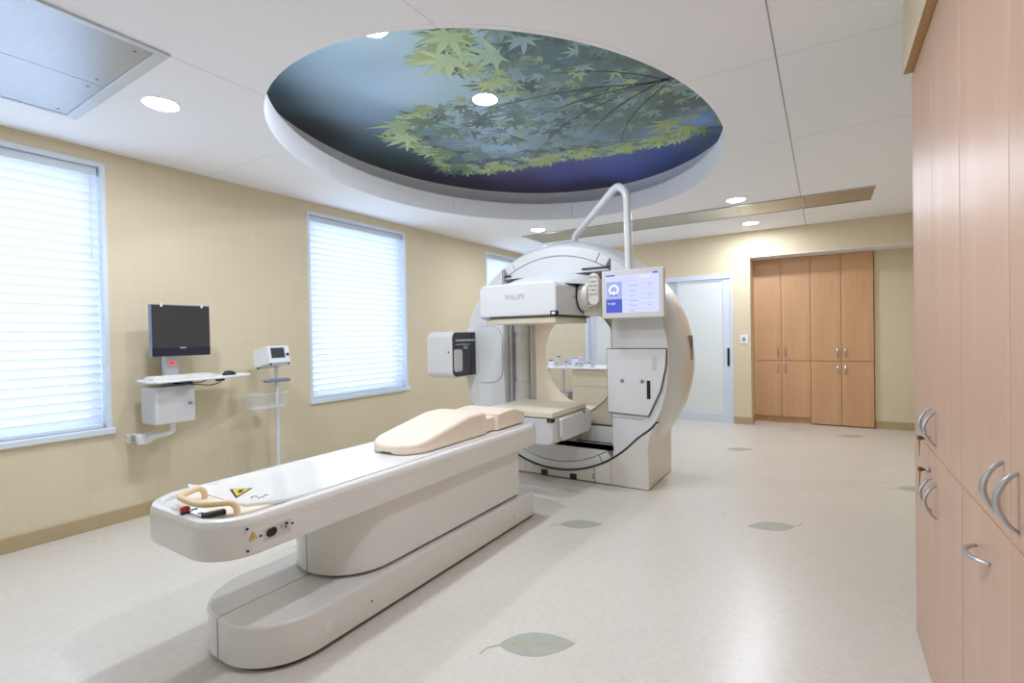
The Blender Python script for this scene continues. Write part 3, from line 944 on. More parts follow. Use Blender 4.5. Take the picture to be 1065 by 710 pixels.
# lower front skirt with panels and two forklift slots
for (x0, x1) in ((GX - 0.62, -2.47), (-2.466, -1.748), (-1.744, -1.595)):
    sk = [(x0, 0.012), (x1, 0.012)] + [(x, GZ - math.sqrt(1.038 ** 2 - (x - GX) ** 2) - 0.0) for x in np.linspace(x1, x0, 9)]
    top = []
    for (x, z) in sk[2:]:
        top.append((x, max(z, 0.03)))
    obj('skirt_panel', prism(sk[:2] + top, 4.088, 4.10, 'y', 0.002, seg=1), m_warm, gan)
for x in (-2.255, -1.955):
    obj('fork_slot', box(x - 0.034, x + 0.034, 4.084, 4.10, 0.012, 0.060), m_dark, gan)
for z in (0.05, 0.075):
    obj('bolt', cyl((-1.762, z), 0.006, 4.082, 4.09, 'y', 10), m_dark, gan)
# drum
def gap_band():
    bm = bm_new(); rings = []
    for k in range(81):
        a = R(-151 + 122 * k / 80)
        ring = []
        for (d, y) in ((-0.016, 4.112), (-0.0006, 4.106), (-0.0006, 4.16), (-0.016, 4.16)):
            r = RB(a) + d
            ring.append(bm.verts.new((GX + r * math.cos(a), y, max(0.012, GZ + r * math.sin(a)))))
        rings.append(ring)
    for a, b in zip(rings[:-1], rings[1:]):
        for k in range(4): bm.faces.new((a[k], a[(k + 1) % 4], b[(k + 1) % 4], b[k]))
    bm.faces.new(rings[0]); bm.faces.new(rings[-1][::-1])
    bmesh.ops.recalc_face_normals(bm, faces=bm.faces)
    return bm
obj('gap_ring', gap_band(), m_dark, gan)
obj('front_shell', lathe([(0.96, 4.19), (1.03, 4.165), (1.062, 4.17), (1.085, 4.19), (1.108, 4.24), (1.124, 4.31), (1.131, 4.40), (1.131, 4.455), (1.11, 4.46)], (GX, GZ), 'y', 112, zmin=0.02), m_gantry, gan)
obj('rear_shell', lathe([(1.11, 4.455), (1.132, 4.461), (1.132, 4.64), (1.122, 4.76), (1.09, 4.87), (1.03, 4.935), (0.90, 4.96), (0.56, 4.96), (0.548, 4.94)], (GX, GZ), 'y', 112, zmin=0.02), m_warm, gan)
obj('shell_seam', lathe([(1.118, 4.45), (1.1285, 4.452), (1.1285, 4.464), (1.118, 4.466)], (GX, GZ), 'y', 112, closed=True, zmin=0.02), m_greyd, gan)
# front face: rim segments above and below, panels around the detector slot
SW, SH = 0.555, 0.815
def polar(fr, a0, a1, n=24):
    return [(GX + fr(a0 + (a1 - a0) * k / n) * math.cos(a0 + (a1 - a0) * k / n), GZ + fr(a0 + (a1 - a0) * k / n) * math.sin(a0 + (a1 - a0) * k / n)) for k in range(n + 1)]
def rim_piece(a0, a1, rin, y0, y1=4.22):
    return prism(polar(RF, a0, a1, 16) + polar(lambda a: rin, a1, a0, 16), y0, y1, 'y', 0.006, 0.010, seg=3)
for a, b in ((58.25, 64), (64.3, 116), (116.3, 121.75)):
    obj('rim_segment', rim_piece(R(a), R(b), 0.968, 4.126), m_gantry, gan)
for a, b in ((-122.2, -63.6), (-63.2, -57.9)):
    obj('rim_segment', rim_piece(R(a), R(b), 0.952, 4.108), m_gantry, gan)
def side_shape(sgn):
    aT = math.acos((SW + 0.002) / 1.055) - 0.002; aB = -math.acos((SW + 0.002) / 1.02)
    pts = polar(RF, aB, aT, 40)
    pts = pts + [(GX + SW + 0.002, pts[-1][1] - 0.001), (GX + SW + 0.002, pts[0][1] + 0.001)]
    return pts if sgn > 0 else [(2 * GX - x, z) for x, z in pts]
for sgn in (1, -1):
    obj('side_panel', prism(side_shape(sgn), 4.112, 4.338, 'y', 0.0, 0.010, seg=4), m_gantry, gan)
rp = 0.964
xs_ = SW + 0.001
a1 = math.asin(xs_ / rp)
obj('top_panel', prism([(GX - xs_, GZ + SH - 0.03), (GX + xs_, GZ + SH - 0.03)] + garc(rp, PI / 2 - a1, PI / 2 + a1, 20), 4.130, 4.338, 'y', 0.006), m_gantry, gan)
rp = 0.949
xs_ = SW + 0.001
a1 = math.asin(xs_ / rp)
obj('bottom_panel', prism([(GX + xs_, GZ - SH + 0.03), (GX - xs_, GZ - SH + 0.03)] + garc(rp, 1.5 * PI - a1, 1.5 * PI + a1, 20), 4.108, 4.36, 'y', 0.012), m_gantry, gan)
# black slots at the ends of the detector travel
for (x0, x1, z) in ((-1.85, -1.585, GZ + SH + 0.008), (-2.69, -2.61, GZ + SH + 0.005)):
    obj('travel_slot', box(x0, x1, 4.118, 4.134, z - 0.010, z + 0.004), m_black, gan)
obj('slot_floor', [box(GX - SW, GX + SW, 4.16, 4.345, GZ - SH - 0.01, GZ - SH + 0.045), box(GX + 0.2, GX + SW - 0.004, 4.26, 4.345, GZ - SH + 0.045, GZ - SH + 0.20, 0.004, 1)], m_gantry, gan)
obj('slot_seal', [box(GX + 0.15, GX + SW - 0.004, 4.245, 4.26, GZ - SH + 0.0455, GZ - SH + 0.052), box(GX + 0.2, GX + SW - 0.004, 4.262, 4.32, GZ - SH + 0.2, GZ - SH + 0.206)], m_dark, gan)
# bore plate and liner
obj('bore_plate', ring_plate(GX, GZ, 0.55, 0.55, GX - SW, GX + SW, GZ - SH, GZ + SH, 4.335, 'y', 96, 4.36), m_cream, gan)
obj('bore_liner', lathe([(0.562, 4.325), (0.556, 4.318), (0.549, 4.325), (0.548, 4.60), (0.548, 4.95)], (GX, GZ), 'y', 112), m_cream, gan)
# left hand grey rail column
cx_, cy_ = -2.572, 4.268
obj('rail_column', lathe([(0.0, 0.31), (0.082, 0.31), (0.082, 1.88), (0.0, 1.88)], (cx_, cy_), 'z', 36), m_grey, gan)
for (z0, z1) in ((0.62, 0.87), (1.36, 1.50)):
    obj('column_collar', lathe([(0.083, z0), (0.092, z0 + .004), (0.092, z1 - .004), (0.083, z1)], (cx_, cy_), 'z', 36), m_grey, gan)
obj('column_cheek', [box(cx_ - 0.112, cx_ - 0.094, 4.19, 4.33, 0.32, 1.87), box(cx_ + 0.098, cx_ + 0.108, 4.24, 4.33, 0.32, 1.87)], m_pc, gan)
# service door on the right
ov = [(-1.612, 0.648), (-1.255, 0.636), (-1.150, 0.86), (-1.106, 1.06), (-1.100, 1.198), (-1.612, 1.198)]
obj('door_gasket', prism(offset_poly(ov, -0.006), 4.100, 4.114, 'y'), m_dark, gan)
sd = obj('service_door', prism(ov, 4.086, 4.110, 'y', 0.008), m_gantry, gan)
for x in (-1.475, -1.300):
    obj('latch_screw', prism(circ(x, 0.925, 0.021, 4, a0=0), 4.0835, 4.088, 'y'), m_greyd, sd)
obj('grip_recess', prism(rrect(-1.212, -1.182, 1.02, 1.14, 0.006, 3), 4.083, 4.088, 'y'), m_grey, sd)
obj('vent_slot', prism(rrect(-1.262, -1.232, 0.78, 0.935, 0.003, 2), 4.083, 4.088, 'y'), m_black, sd)
obj('panel_joint', box(-1.575, -1.30, 4.1105, 4.113, 0.600, 0.604), m_greyd, gan)
# left hand hatch behind the x-ray panel
hp = rrect(-3.00, -2.72, 0.86, 1.43, (0.02, 0.14, 0.14, 0.02), 10)
obj('hatch_gap', prism(offset_poly(hp, -0.003), 4.109, 4.1125, 'y'), m_greyd, gan)
obj('hatch', prism(hp, 4.102, 4.1115, 'y', 0.004, seg=2), m_gantry, gan)
# grip slot on the drum side
for (m_, dy, dz, rr) in ((m_greyd, 0.045, 0.11, 1.133), (m_dark, 0.018, 0.05, 1.1345)):
    zc_, yc_ = 1.195, 4.60
    z_off = 0.045 if m_ is m_dark else 0
    bm = prism(rrect(yc_ - dy, yc_ + dy, zc_ + z_off - dz, zc_ + z_off + dz, 0.008, 3), GX + rr - 0.02, GX + rr, 'x', 0.002)
    obj('grip_slot', bm, m_, gan)
# x-ray flat panel housing at the left
hx = -3.06
hous = rrect(3.73, 4.20, 0.925, 1.385, (0.07, 0.05, 0.05, 0.07), 8)
hh_ = obj('imaging_housing', prism(hous, -3.40, hx, 'x', 0.004, 0.05), m_gantry, gan)
obj('dark_window', prism(offset_poly(hous, 0.012), hx - 0.004, hx + 0.004, 'x', 0.002), mat('smoked_window', (36, 32, 34), 0.15, coat=0.4, vary=0.2, vscale=(14, 14, 14)), hh_)
obj('window_insert', prism(rrect(3.755, 3.885, 0.985, 1.205, 0.03, 6), hx, hx + 0.012, 'x', 0.006), m_pc, hh_)
obj('label_plate', box(hx + 0.003, hx + 0.006, 3.91, 3.98, 1.205, 1.24), m_bluegrey, hh_)
obj('rail_bar', box(hx + 0.003, hx + 0.014, 3.78, 4.17, 1.285, 1.305), m_steel, hh_)
obj('rail_bar', box(hx + 0.003, hx + 0.010, 3.78, 4.02, 1.25, 1.258), m_steel, hh_)
for (x, z, m_) in ((-3.14, 1.225, m_yellow), (-3.10, 1.225, m_yellow), (-3.14, 1.18, m_yellow), (-3.10, 1.18, m_blue)):
    obj('warning_sticker', prism(circ(x, z, 0.013, 3, a0=R(-30)) if m_ is m_yellow else rrect(x - .009, x + .009, z - .009, z + .009, .002, 2), 3.7285, 3.7305, 'y'), m_, hh_)
obj('housing_arm', box(-3.36, hx - 0.02, 4.19, 4.50, 0.99, 1.30, 0.02, 2), m_gantry, gan)

# camera heads
def head(y0, y1, x0, x1, z0, z1, r, zplate0, zplate1, name, lower=False):
    rad = (r * 0.4, r * 0.4, r, r) if not lower else (r, r, r * 0.3, r * 0.3)
    h_ = obj(name, prism(rrect(x0, x1, z0, z1, rad, 8), y0, y1, 'y', 0.004, 0.016), m_gantry, gan)
    return h_
up = head(3.52, 4.20, -2.565, -1.806, 1.492, 1.772, 0.06, 0, 0, 'upper_camera_head')
obj('collimator', box(-2.515, -1.83, 3.545, 4.17, 1.432, 1.482, 0.006, 2), m_cream2, up)
obj('shadow_gap', box(-2.54, -1.812, 3.53, 4.19, 1.481, 1.493), m_dark, up)
obj('lettering', text_mesh('PHILIPS', 0.060, Matrix.Translation((-2.20, 3.519, 1.655)) @ Matrix.Rotation(R(90), 4, 'X')), m_text, up)
obj('corner_clip', box(-1.862, -1.800, 3.512, 3.55, 1.488, 1.528, 0.006, 1), m_black, up)
obj('corner_clip', box(-2.55, -2.45, 3.512, 3.53, 1.484, 1.500, 0.004, 1), m_steel, up)
obj('clip_face', box(-1.846, -1.812, 3.507, 3.513, 1.497, 1.518, 0.003, 1), m_white, up)
# swivel hub on the right cheek and the shroud that carries the head
obj('swivel_hub', lathe([(0.0, -1.70), (0.100, -1.702), (0.122, -1.715), (0.13, -1.74), (0.13, -1.80)], (4.02, 1.665), 'x', 40), m_warm, up)
obj('hub_gap', lathe([(0.131, -1.795), (0.138, -1.795), (0.138, -1.806), (0.131, -1.806)], (4.02, 1.665), 'x', 40, closed=True), m_dark, up)
obj('cheek_joint', box(-1.808, -1.8035, 3.82, 3.89, 1.648, 1.652), m_dark, up)
def shroud():
    bm = bm_new(); rings = []
    ny, na = 10, 24
    for i in range(ny + 1):
        t = i / ny
        y = 3.66 + t * 0.50
        hgt = 0.01 + 0.125 * (math.sin(t * PI / 2) ** 0.9)
        ww = 0.30 + 0.22 * t
        ring = []
        for k in range(na + 1):
            u = -1 + 2 * k / na
            x = GX - 0.02 + ww * u
            z = 1.765 + hgt * (max(0.0, 1 - abs(u) ** 2.6)) ** 0.6
            ring.append(bm.verts.new((x, y, z)))
        rings.append(ring)
    for a, b in zip(rings[:-1], rings[1:]):
        for k in range(na): bm.faces.new((a[k], a[k + 1], b[k + 1], b[k]))
    for ring in (rings[0], rings[-1]):
        lo = [bm.verts.new((v.co.x, v.co.y, 1.755)) for v in ring]
        for k in range(na): bm.faces.new((ring[k], ring[k + 1], lo[k + 1], lo[k]))
    bmesh.ops.recalc_face_normals(bm, faces=bm.faces)
    return bm
obj('head_shroud', shroud(), m_gantry, up)
obj('head_yoke', box(-1.80, -1.62, 4.0, 4.20, 1.49, 1.80, 0.03, 3), m_warm, up)
# lower head
lo = head(3.51, 4.22, -2.53, -1.852, 0.432, 0.655, 0.055, 0, 0, 'lower_camera_head', True)
obj('collimator', box(-2.53, -1.850, 3.50, 4.16, 0.660, 0.705, 0.006, 2), m_cream2, lo)
obj('shadow_gap', box(-2.50, -1.86, 3.53, 4.18, 0.650, 0.662), m_dark, lo)
obj('corner_clip', box(-1.905, -1.846, 3.502, 3.545, 0.625, 0.652, 0.005, 1), m_black, lo)
obj('clip_face', box(-1.890, -1.860, 3.497, 3.503, 0.631, 0.646, 0.003, 1), m_brass, lo)
obj('side_bulge', prism(rrect(3.60, 4.215, 0.455, 0.648, (0.06, 0.09, 0.03, 0.02), 8), -1.853, -1.815, 'x', 0.016), m_gantry, lo)
obj('side_stub', box(-1.83, -1.812, 4.04, 4.052, 0.63, 0.655), m_dark, lo)

# ------------------------------------------------------------------ display on its boom
disp = thing('gantry_display', (-1.34, 4.0, 1.455), 'beige flat display with blue and white screen on a bent tube arm', 'display')
DY = 3.93
obj('boom_arm', tube(fillet([(-2.10, 4.52, 2.20), (-2.075, 4.47, 2.30), (-1.48, 4.06, 2.60), (-1.372, 3.985, 2.50), (-1.365, 3.985, 1.84)], 0.10, 8), 0.032, 16), m_gantry, disp)
obj('arm_foot', cyl((-2.10, 4.52), 0.045, 2.19, 2.24, 'z', 20, 0.006), m_warm, disp)
obj('arm_neck', box(-1.40, -1.33, 3.955, 4.01, 1.60, 1.86, 0.01, 2), m_mon, disp)
dx0, dx1, dz0, dz1 = -1.578, -1.060, 1.458, 1.856
hs = obj('housing', prism(rrect(dx0, dx1, dz0, dz1, 0.012, 4), DY - 0.02, DY + 0.03, 'y', 0.008), m_mon, disp)
sx0, sx1, sz0, sz1 = dx0 + 0.038, dx1 - 0.038, dz0 + 0.045, dz1 - 0.036
def scr(name, x0, x1, z0, z1, m_, k, par):
    X = lambda t: sx0 + (sx1 - sx0) * t
    Z = lambda t: sz0 + (sz1 - sz0) * t
    return obj(name, box(X(x0), X(x1), DY - 0.0205 - 0.0004 * k, DY - 0.0195, Z(z0), Z(z1)), m_, par, smooth=False)
e_bg = emit('screen_pale', (206, 212, 246), 1.0); e_bl = emit('screen_blue', (86, 100, 198), 1.0); e_bl2 = emit('screen_mid_blue', (160, 172, 228), 1.0)
e_wh = emit('screen_white', (236, 240, 255), 1.0); e_ln = emit('screen_line', (172, 178, 214), 1.0); e_pk = emit('screen_pink', (206, 176, 190), 1.0); e_cr = emit('screen_cream', (232, 230, 214), 1.0)
S = scr('screen', 0, 1, 0, 1, e_bg, 1, disp)
scr('menu_bar', 0.0, 0.18, 0.955, 0.995, e_bl, 2, S); scr('menu_bar', 0.19, 0.88, 0.975, 0.99, e_pk, 2, S); scr('menu_bar', 0.885, 0.985, 0.96, 1.0, e_bl, 2, S)
scr('picture_field', 0.01, 0.315, 0.41, 0.81, e_bl2, 2, S)
scr('text_field', 0.0, 0.315, 0.005, 0.355, e_bl, 2, S); scr('text_field', 0.0, 0.315, 0.355, 0.40, e_bl2, 2, S)
XX = lambda t: sx0 + (sx1 - sx0) * t
ZZ = lambda t: sz0 + (sz1 - sz0) * t
def ring_poly(cx, cz, r0, r1, a0, a1, n=24):
    return [(cx + r1 * math.cos(a0 + (a1 - a0) * k / n), cz + r1 * math.sin(a0 + (a1 - a0) * k / n)) for k in range(n + 1)] + \
           [(cx + r0 * math.cos(a1 + (a0 - a1) * k / n), cz + r0 * math.sin(a1 + (a0 - a1) * k / n)) for k in range(n + 1)]
obj('gantry_icon', prism(ring_poly(XX(0.155), ZZ(0.60), 0.028, 0.045, R(-60), R(240)), DY - 0.0216, DY - 0.021, 'y'), e_wh, S, smooth=False)
obj('patient_icon', prism(circ(XX(0.155), ZZ(0.52), 0.018, 20, 0.014), DY - 0.0216, DY - 0.021, 'y'), e_wh, S, smooth=False)
for k in range(2):
    scr('icon_foot', 0.10 + 0.085 * k, 0.13 + 0.085 * k, 0.43, 0.48, e_bl, 3, S)
obj('lettering', text_mesh('M 500', 0.026, Matrix.Translation((XX(0.11), DY - 0.0215, ZZ(0.24))) @ Matrix.Rotation(R(90), 4, 'X'), 0.0002), e_wh, S, smooth=False)
for k in range(6):
    z = 0.07 + k * 0.128
    scr('data_line', 0.36, 0.60, z, z + 0.008, e_ln, 2, S); scr('data_line', 0.66, 0.90, z + 0.02, z + 0.028, e_ln, 2, S)
    scr('data_value', 0.46, 0.54 + 0.04 * (k % 3), z - 0.045, z - 0.022, e_ln, 2, S)
    if k % 2: scr('data_value', 0.80, 0.86, z - 0.03, z - 0.008, e_ln, 2, S)
scr('name_field', 0.66, 0.84, 0.87, 0.92, e_cr, 2, S); scr('data_line', 0.34, 0.56, 0.875, 0.883, e_ln, 2, S); scr('data_line', 0.34, 0.56, 0.80, 0.808, e_ln, 2, S)

hc = thing('hand_controller', (-1.648, 3.93, 1.585), 'white hand controller with button rows hanging left of the gantry display', 'remote control')
body = obj('body', prism(rrect(-1.698, -1.602, 1.575, 1.848, 0.045, 8), 3.90, 3.945, 'y', 0.012), m_mon, hc)
for r_ in range(5):
    for c_ in range(3):
        obj('button', prism(rrect(-1.681 + c_ * 0.023, -1.665 + c_ * 0.023, 1.808 - r_ * 0.036, 1.820 - r_ * 0.036, 0.003, 2), 3.895, 3.902, 'y'), mat('button_tan', (198, 178, 150), 0.5) if (r_ + c_) % 2 else m_greyd, hc)
obj('hanger', tube([(-1.650, 3.94, 1.80), (-1.650, 3.965, 1.79), (-1.615, 3.97, 1.78), (-1.588, 3.965, 1.78)], 0.008, 8), m_gantry, hc)
obj('cable', tube(fillet([(-1.66, 3.92, 1.58), (-1.70, 3.94, 1.575), (-1.80, 4.02, 1.56), (-1.80, 4.12, 1.52)], 0.03, 4), 0.008, 8), m_gantry, hc)

# ------------------------------------------------------------------ patient table
TX = -2.115
tab = thing('patient_table', (TX, 2.1, 0), 'long white patient table on a rounded pedestal in front of the gantry', 'table')
BX0, BX1 = -2.43, -1.818
SEAM = -2.13
def halves(outline, xs, sgn):
    """clip a polygon to one side of x = xs"""
    out = []
    n = len(outline)
    for i in range(n):
        a, b = outline[i - 1], outline[i]
        ia, ib = (a[0] - xs) * sgn >= 0, (b[0] - xs) * sgn >= 0
        if ia != ib:
            t = (xs - a[0]) / (b[0] - a[0]); out.append((xs, a[1] + t * (b[1] - a[1])))
        if ib: out.append(b)
    return out
base_o = rrect(BX0, BX1, 1.045, 3.125, (0.28, 0.26, 0.012, 0.012), 14)
obj('plinth', prism(offset_poly(base_o, 0.025), 0.0, 0.022), m_dark, tab)
obj('base_cover', prism(base_o, 0.02, 0.192, 'z', 0.016, 0.004), m_table, tab)
obj('base_seam', [box(SEAM - 0.002, SEAM + 0.002, 1.056, 3.12, 0.185, 0.1926), box(SEAM - 0.002, SEAM + 0.002, 1.0435, 1.075, 0.022, 0.178), tube([(SEAM, 1.0455, 0.176), (SEAM, 1.049, 0.186), (SEAM, 1.059, 0.1915)], 0.002, 6)], m_greyd, tab)
obj('base_dimple', cyl((1.345, 0.100), 0.024, BX1 - 0.004, BX1 + 0.0012, 'x', 24), mat('dimple_white', (232, 228, 220), 0.4), tab)
for (y, z) in ((1.587, 0.094), (2.85, 0.088)):
    obj('screw', cyl((y, z), 0.005, BX1 - 0.002, BX1 + 0.001, 'x', 10), m_dark, tab)
obj('levelling_foot', cyl((-1.905, 3.18), 0.04, 0.06, 0.085, 'z', 20, 0.005), m_greyd, tab)
obj('foot_bracket', box(-1.94, -1.88, 3.115, 3.17, 0.02, 0.085), m_greyd, tab)
PX0_, PX1_ = -2.40, -1.850
ped_o = rrect(PX0_, PX1_, 1.465, 2.98, (0.27, 0.27, 0.01, 0.01), 16)
obj('pedestal', prism(halves(ped_o, SEAM - 0.0015, -1), 0.205, 0.540, 'z', 0.0, 0.008), m_table, tab)
obj('pedestal', prism(halves(ped_o, SEAM + 0.0015, 1), 0.205, 0.540, 'z', 0.0, 0.008), m_table, tab)
obj('pedestal_seam', box(SEAM - 0.002, SEAM + 0.002, 1.4635, 2.97, 0.206, 0.53), m_greyd, tab)
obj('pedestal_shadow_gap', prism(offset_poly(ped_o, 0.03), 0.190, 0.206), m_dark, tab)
# long table top shell
SX0, SX1, SY0, SY1, SZ0, SZ1 = -2.43, -1.803, 0.878, 3.155, 0.529, 0.682  # table top and items on it scaled in toward the camera, from image pixels
top_o = rrect(SX0, SX1, SY0, SY1, (0.17, 0.17, 0.006, 0.006), 14)
def shell():
    """hollow tray: outer wall, rounded rim, inner floor"""
    bm = bm_new(); rings = []
    prof = [(0.02, SZ0), (0.006, SZ0 + 0.004), (0.0, SZ0 + 0.018), (0.0, SZ1 - 0.034), (0.003, SZ1 - 0.018), (0.010, SZ1 - 0.006), (0.022, SZ1), (0.036, SZ1 - 0.001), (0.046, SZ1 - 0.008), (0.050, SZ1 - 0.024)]
    for d, z in prof:
        q = offset_poly(top_o, d) if d > 0 else top_o
        rings.append([bm.verts.new((x, y, z)) for x, y in q])
    n = len(top_o)
    for a, b in zip(rings[:-1], rings[1:]):
        for i in range(n):
            j = (i + 1) % n
            bm.faces.new((a[i], a[j], b[j], b[i]))
    bm.faces.new(rings[0][::-1]); bm.faces.new(rings[-1])
    bmesh.ops.recalc_face_normals(bm, faces=bm.faces)
    return bm
obj('table_shell', shell(), m_table, tab)
# end deck (cream) and glossy pallet
deck = obj('end_deck', prism(rrect(-2.335, -1.893, 0.950, 1.26, (0.14, 0.14, 0.02, 0.02), 10), 0.652, 0.674, 'z', 0.006), m_cream, tab)
def pallet():
    bm = bm_new(); rings = []
    nx, ny = 16, 30
    for j in range(ny + 1):
        t = j / ny
        y = 1.075 + t * 2.065
        hw = 0.2625 * min(1.0, 0.62 + 0.38 * math.sin(min(1, t / 0.09) * PI / 2))
        ring = []
        for k in range(nx + 1):
            u = -1 + 2 * k / nx
            lift = 0.004 * math.sin(9 * t * PI + 2 * u) * (1 - u * u)
            ring.append(bm.verts.new((TX + hw * u, y, 0.678 + 0.006 * abs(u) ** 3 + lift * 0.4)))
        rings.append(ring)
    for a, b in zip(rings[:-1], rings[1:]):
        for k in range(nx): bm.faces.new((a[k], a[k + 1], b[k + 1], b[k]))
    r = bmesh.ops.extrude_face_region(bm, geom=list(bm.faces))
    bmesh.ops.translate(bm, vec=(0, 0, -0.012), verts=[e for e in r['geom'] if isinstance(e, bmesh.types.BMVert)])
    bmesh.ops.recalc_face_normals(bm, faces=bm.faces)
    return bm
pal = obj('pallet', pallet(), m_pallet, tab)
# upturned clear guard along the far edge of the pallet end
def guard():
    bm = bm_new(); A = []; B = []
    for k in range(17):
        t = k / 16
        y = 1.05 + 0.24 * t
        z = 0.668 + 0.044 * (1 - math.sin(PI * t) * 0.75) * (1 if t < 0.85 else (1 - t) / 0.15)
        A.append(bm.verts.new((-2.325 - 0.01 * math.sin(PI * t), y, 0.665))); B.append(bm.verts.new((-2.36, y, z)))
    for k in range(16): bm.faces.new((A[k], A[k + 1], B[k + 1], B[k]))
    r = bmesh.ops.extrude_face_region(bm, geom=list(bm.faces))
    bmesh.ops.translate(bm, vec=(0.003, 0, 0.001), verts=[e for e in r['geom'] if isinstance(e, bmesh.types.BMVert)])
    bmesh.ops.recalc_face_normals(bm, faces=bm.faces)
    return bm
obj('edge_guard', guard(), m_white, pal)
def tri_sticker(center, size, axis, parent, off):
    c = circ(center[0], center[1], size, 3, a0=R(90))
    a = obj('warning_sticker', prism(c, *off, axis), m_yellow, parent, smooth=False)
    t = 0.0004 * (1 if off[1] > off[0] else -1)
    obj('warning_border', prism(circ(center[0], center[1], size * 1.12, 3, a0=R(90)), off[0], off[1] - t, axis), m_black, a, smooth=False)
    s = size
    bolt = [(center[0] + s * x, center[1] + s * y) for x, y in ((0.08, 0.5), (-0.2, 0.02), (0.02, 0.02), (-0.1, -0.36), (0.2, 0.14), (0.0, 0.14))]
    obj('warning_mark', prism(bolt, off[0], off[1] + t, axis), m_black, a, smooth=False)
# sticker lying on the pallet (its tip toward the near end)
cst = [(-2.205, 1.160), (-2.150, 1.205), (-2.095, 1.120)]
st = obj('warning_sticker', prism(cst, 0.678, 0.6815), m_yellow, pal, smooth=False)
obj('warning_border', prism(offset_poly(cst if area(cst) > 0 else cst[::-1], -0.008), 0.678, 0.681), m_black, st, smooth=False)
obj('warning_mark', prism([(-2.172, 1.175), (-2.150, 1.188), (-2.147, 1.165), (-2.132, 1.170), (-2.122, 1.137), (-2.150, 1.158), (-2.155, 1.150)], 0.678, 0.682), m_black, st, smooth=False)
for (x, y, s) in ((-2.02, 1.15, 0.014), (-1.985, 1.16, 0.012), (-2.0, 1.19, 0.010)):
    obj('printed_mark', prism(ring_poly(x, y, s * 0.72, s, R(20), R(300), 14), 0.678, 0.6812), m_greyd, pal, smooth=False)
# bent tube handle
hz = 0.722
hp_ = [(-2.215, 1.050, 0.660), (-2.215, 1.050, 0.700), (-2.213, 1.030, hz), (-2.172, 0.926, hz), (-1.985, 0.918, hz), (-1.906, 0.998, hz), (-1.900, 1.015, 0.700), (-1.900, 1.015, 0.660)]
obj('tube_handle', tube(fillet(hp_, 0.045, 6), 0.012, 12), m_handle, tab)
obj('stop_button_base', cyl((-2.065, 0.908), 0.017, 0.678, 0.688, 'z', 20, 0.003), m_black, tab)
obj('stop_button', lathe([(0.0, 0.706), (0.012, 0.7055), (0.017, 0.701), (0.018, 0.695), (0.015, 0.687)], (-2.065, 0.908), 'z', 24), m_red, tab)
obj('label_strip', box(-2.14, -2.00, 0.930, 0.975, 0.6735, 0.6752), m_white, deck)
obj('arrow_mark', prism([(-2.09, 0.935), (-2.105, 0.952), (-2.112, 0.948), (-2.105, 0.972), (-2.085, 0.958), (-2.094, 0.955), (-2.084, 0.937)], 0.674, 0.6762), m_dark, deck, smooth=False)
obj('blue_mark', prism(circ(-2.03, 0.945, 0.011, 16), 0.674, 0.6762), m_blue, deck, smooth=False)
# table side: connector plate, stickers, screws, row of slots
sp_ = prism([(1.062, 0.572), (1.171, 0.572), (1.171, 0.626), (1.062, 0.616)], SX1, SX1 + 0.0015, 'x')
cp = obj('connector_plate', sp_, m_pc, tab, smooth=False)
obj('power_inlet', prism([(1.070, 0.591), (1.080, 0.582), (1.102, 0.583), (1.112, 0.593), (1.112, 0.606), (1.102, 0.615), (1.080, 0.614), (1.070, 0.605)], SX1, SX1 + 0.006, 'x', 0.002, seg=1), m_black, cp)
for (y, z, r_, m_) in ((1.138, 0.606, 0.008, m_steel), (1.152, 0.612, 0.005, m_dark), (1.148, 0.600, 0.004, m_dark)):
    obj('jack', cyl((y, z), r_, SX1, SX1 + 0.007, 'x', 14), m_, cp)
tri_sticker((1.020, 0.604), 0.016, 'x', tab, (SX1 - 0.001, SX1 + 0.0012))
for (y, z) in ((0.998, 0.640), (0.998, 0.558), (1.048, 0.598), (1.180, 0.602)):
    obj('screw', cyl((y, z), 0.005, SX1 - 0.002, SX1 + 0.002, 'x', 10), m_dark, tab)
dash = None
for k in range(34):
    y = 1.225 + k * 0.0525
    if dash is None:
        dash = obj('side_slot', box(SX1 - 0.001, SX1 + 0.0012, y, y + 0.030, 0.632, 0.637), m_cream2, tab, smooth=False)
        dw = wpos(tab) + dash.location
    else:
        share(dash, tab, (dw.x, dw.y + k * 0.0525, dw.z))

# things lying on the table
pend = thing('handset', (-1.935, 0.965, 0.6755), 'black handset lying on the near end of the patient table', 'handset')
mx = Matrix.Translation((-1.945, 0.952, 0.6755)) @ Matrix.Rotation(R(75), 4, 'Z')
obj('body', xf(prism(rrect(-0.040, 0.040, -0.015, 0.015, 0.006, 4), 0.0, 0.020, 'z', 0.006), mx), m_black, pend)
obj('key_pad', xf(box(-0.022, 0.026, -0.009, 0.009, 0.0195, 0.0212), mx), m_greyd, pend)

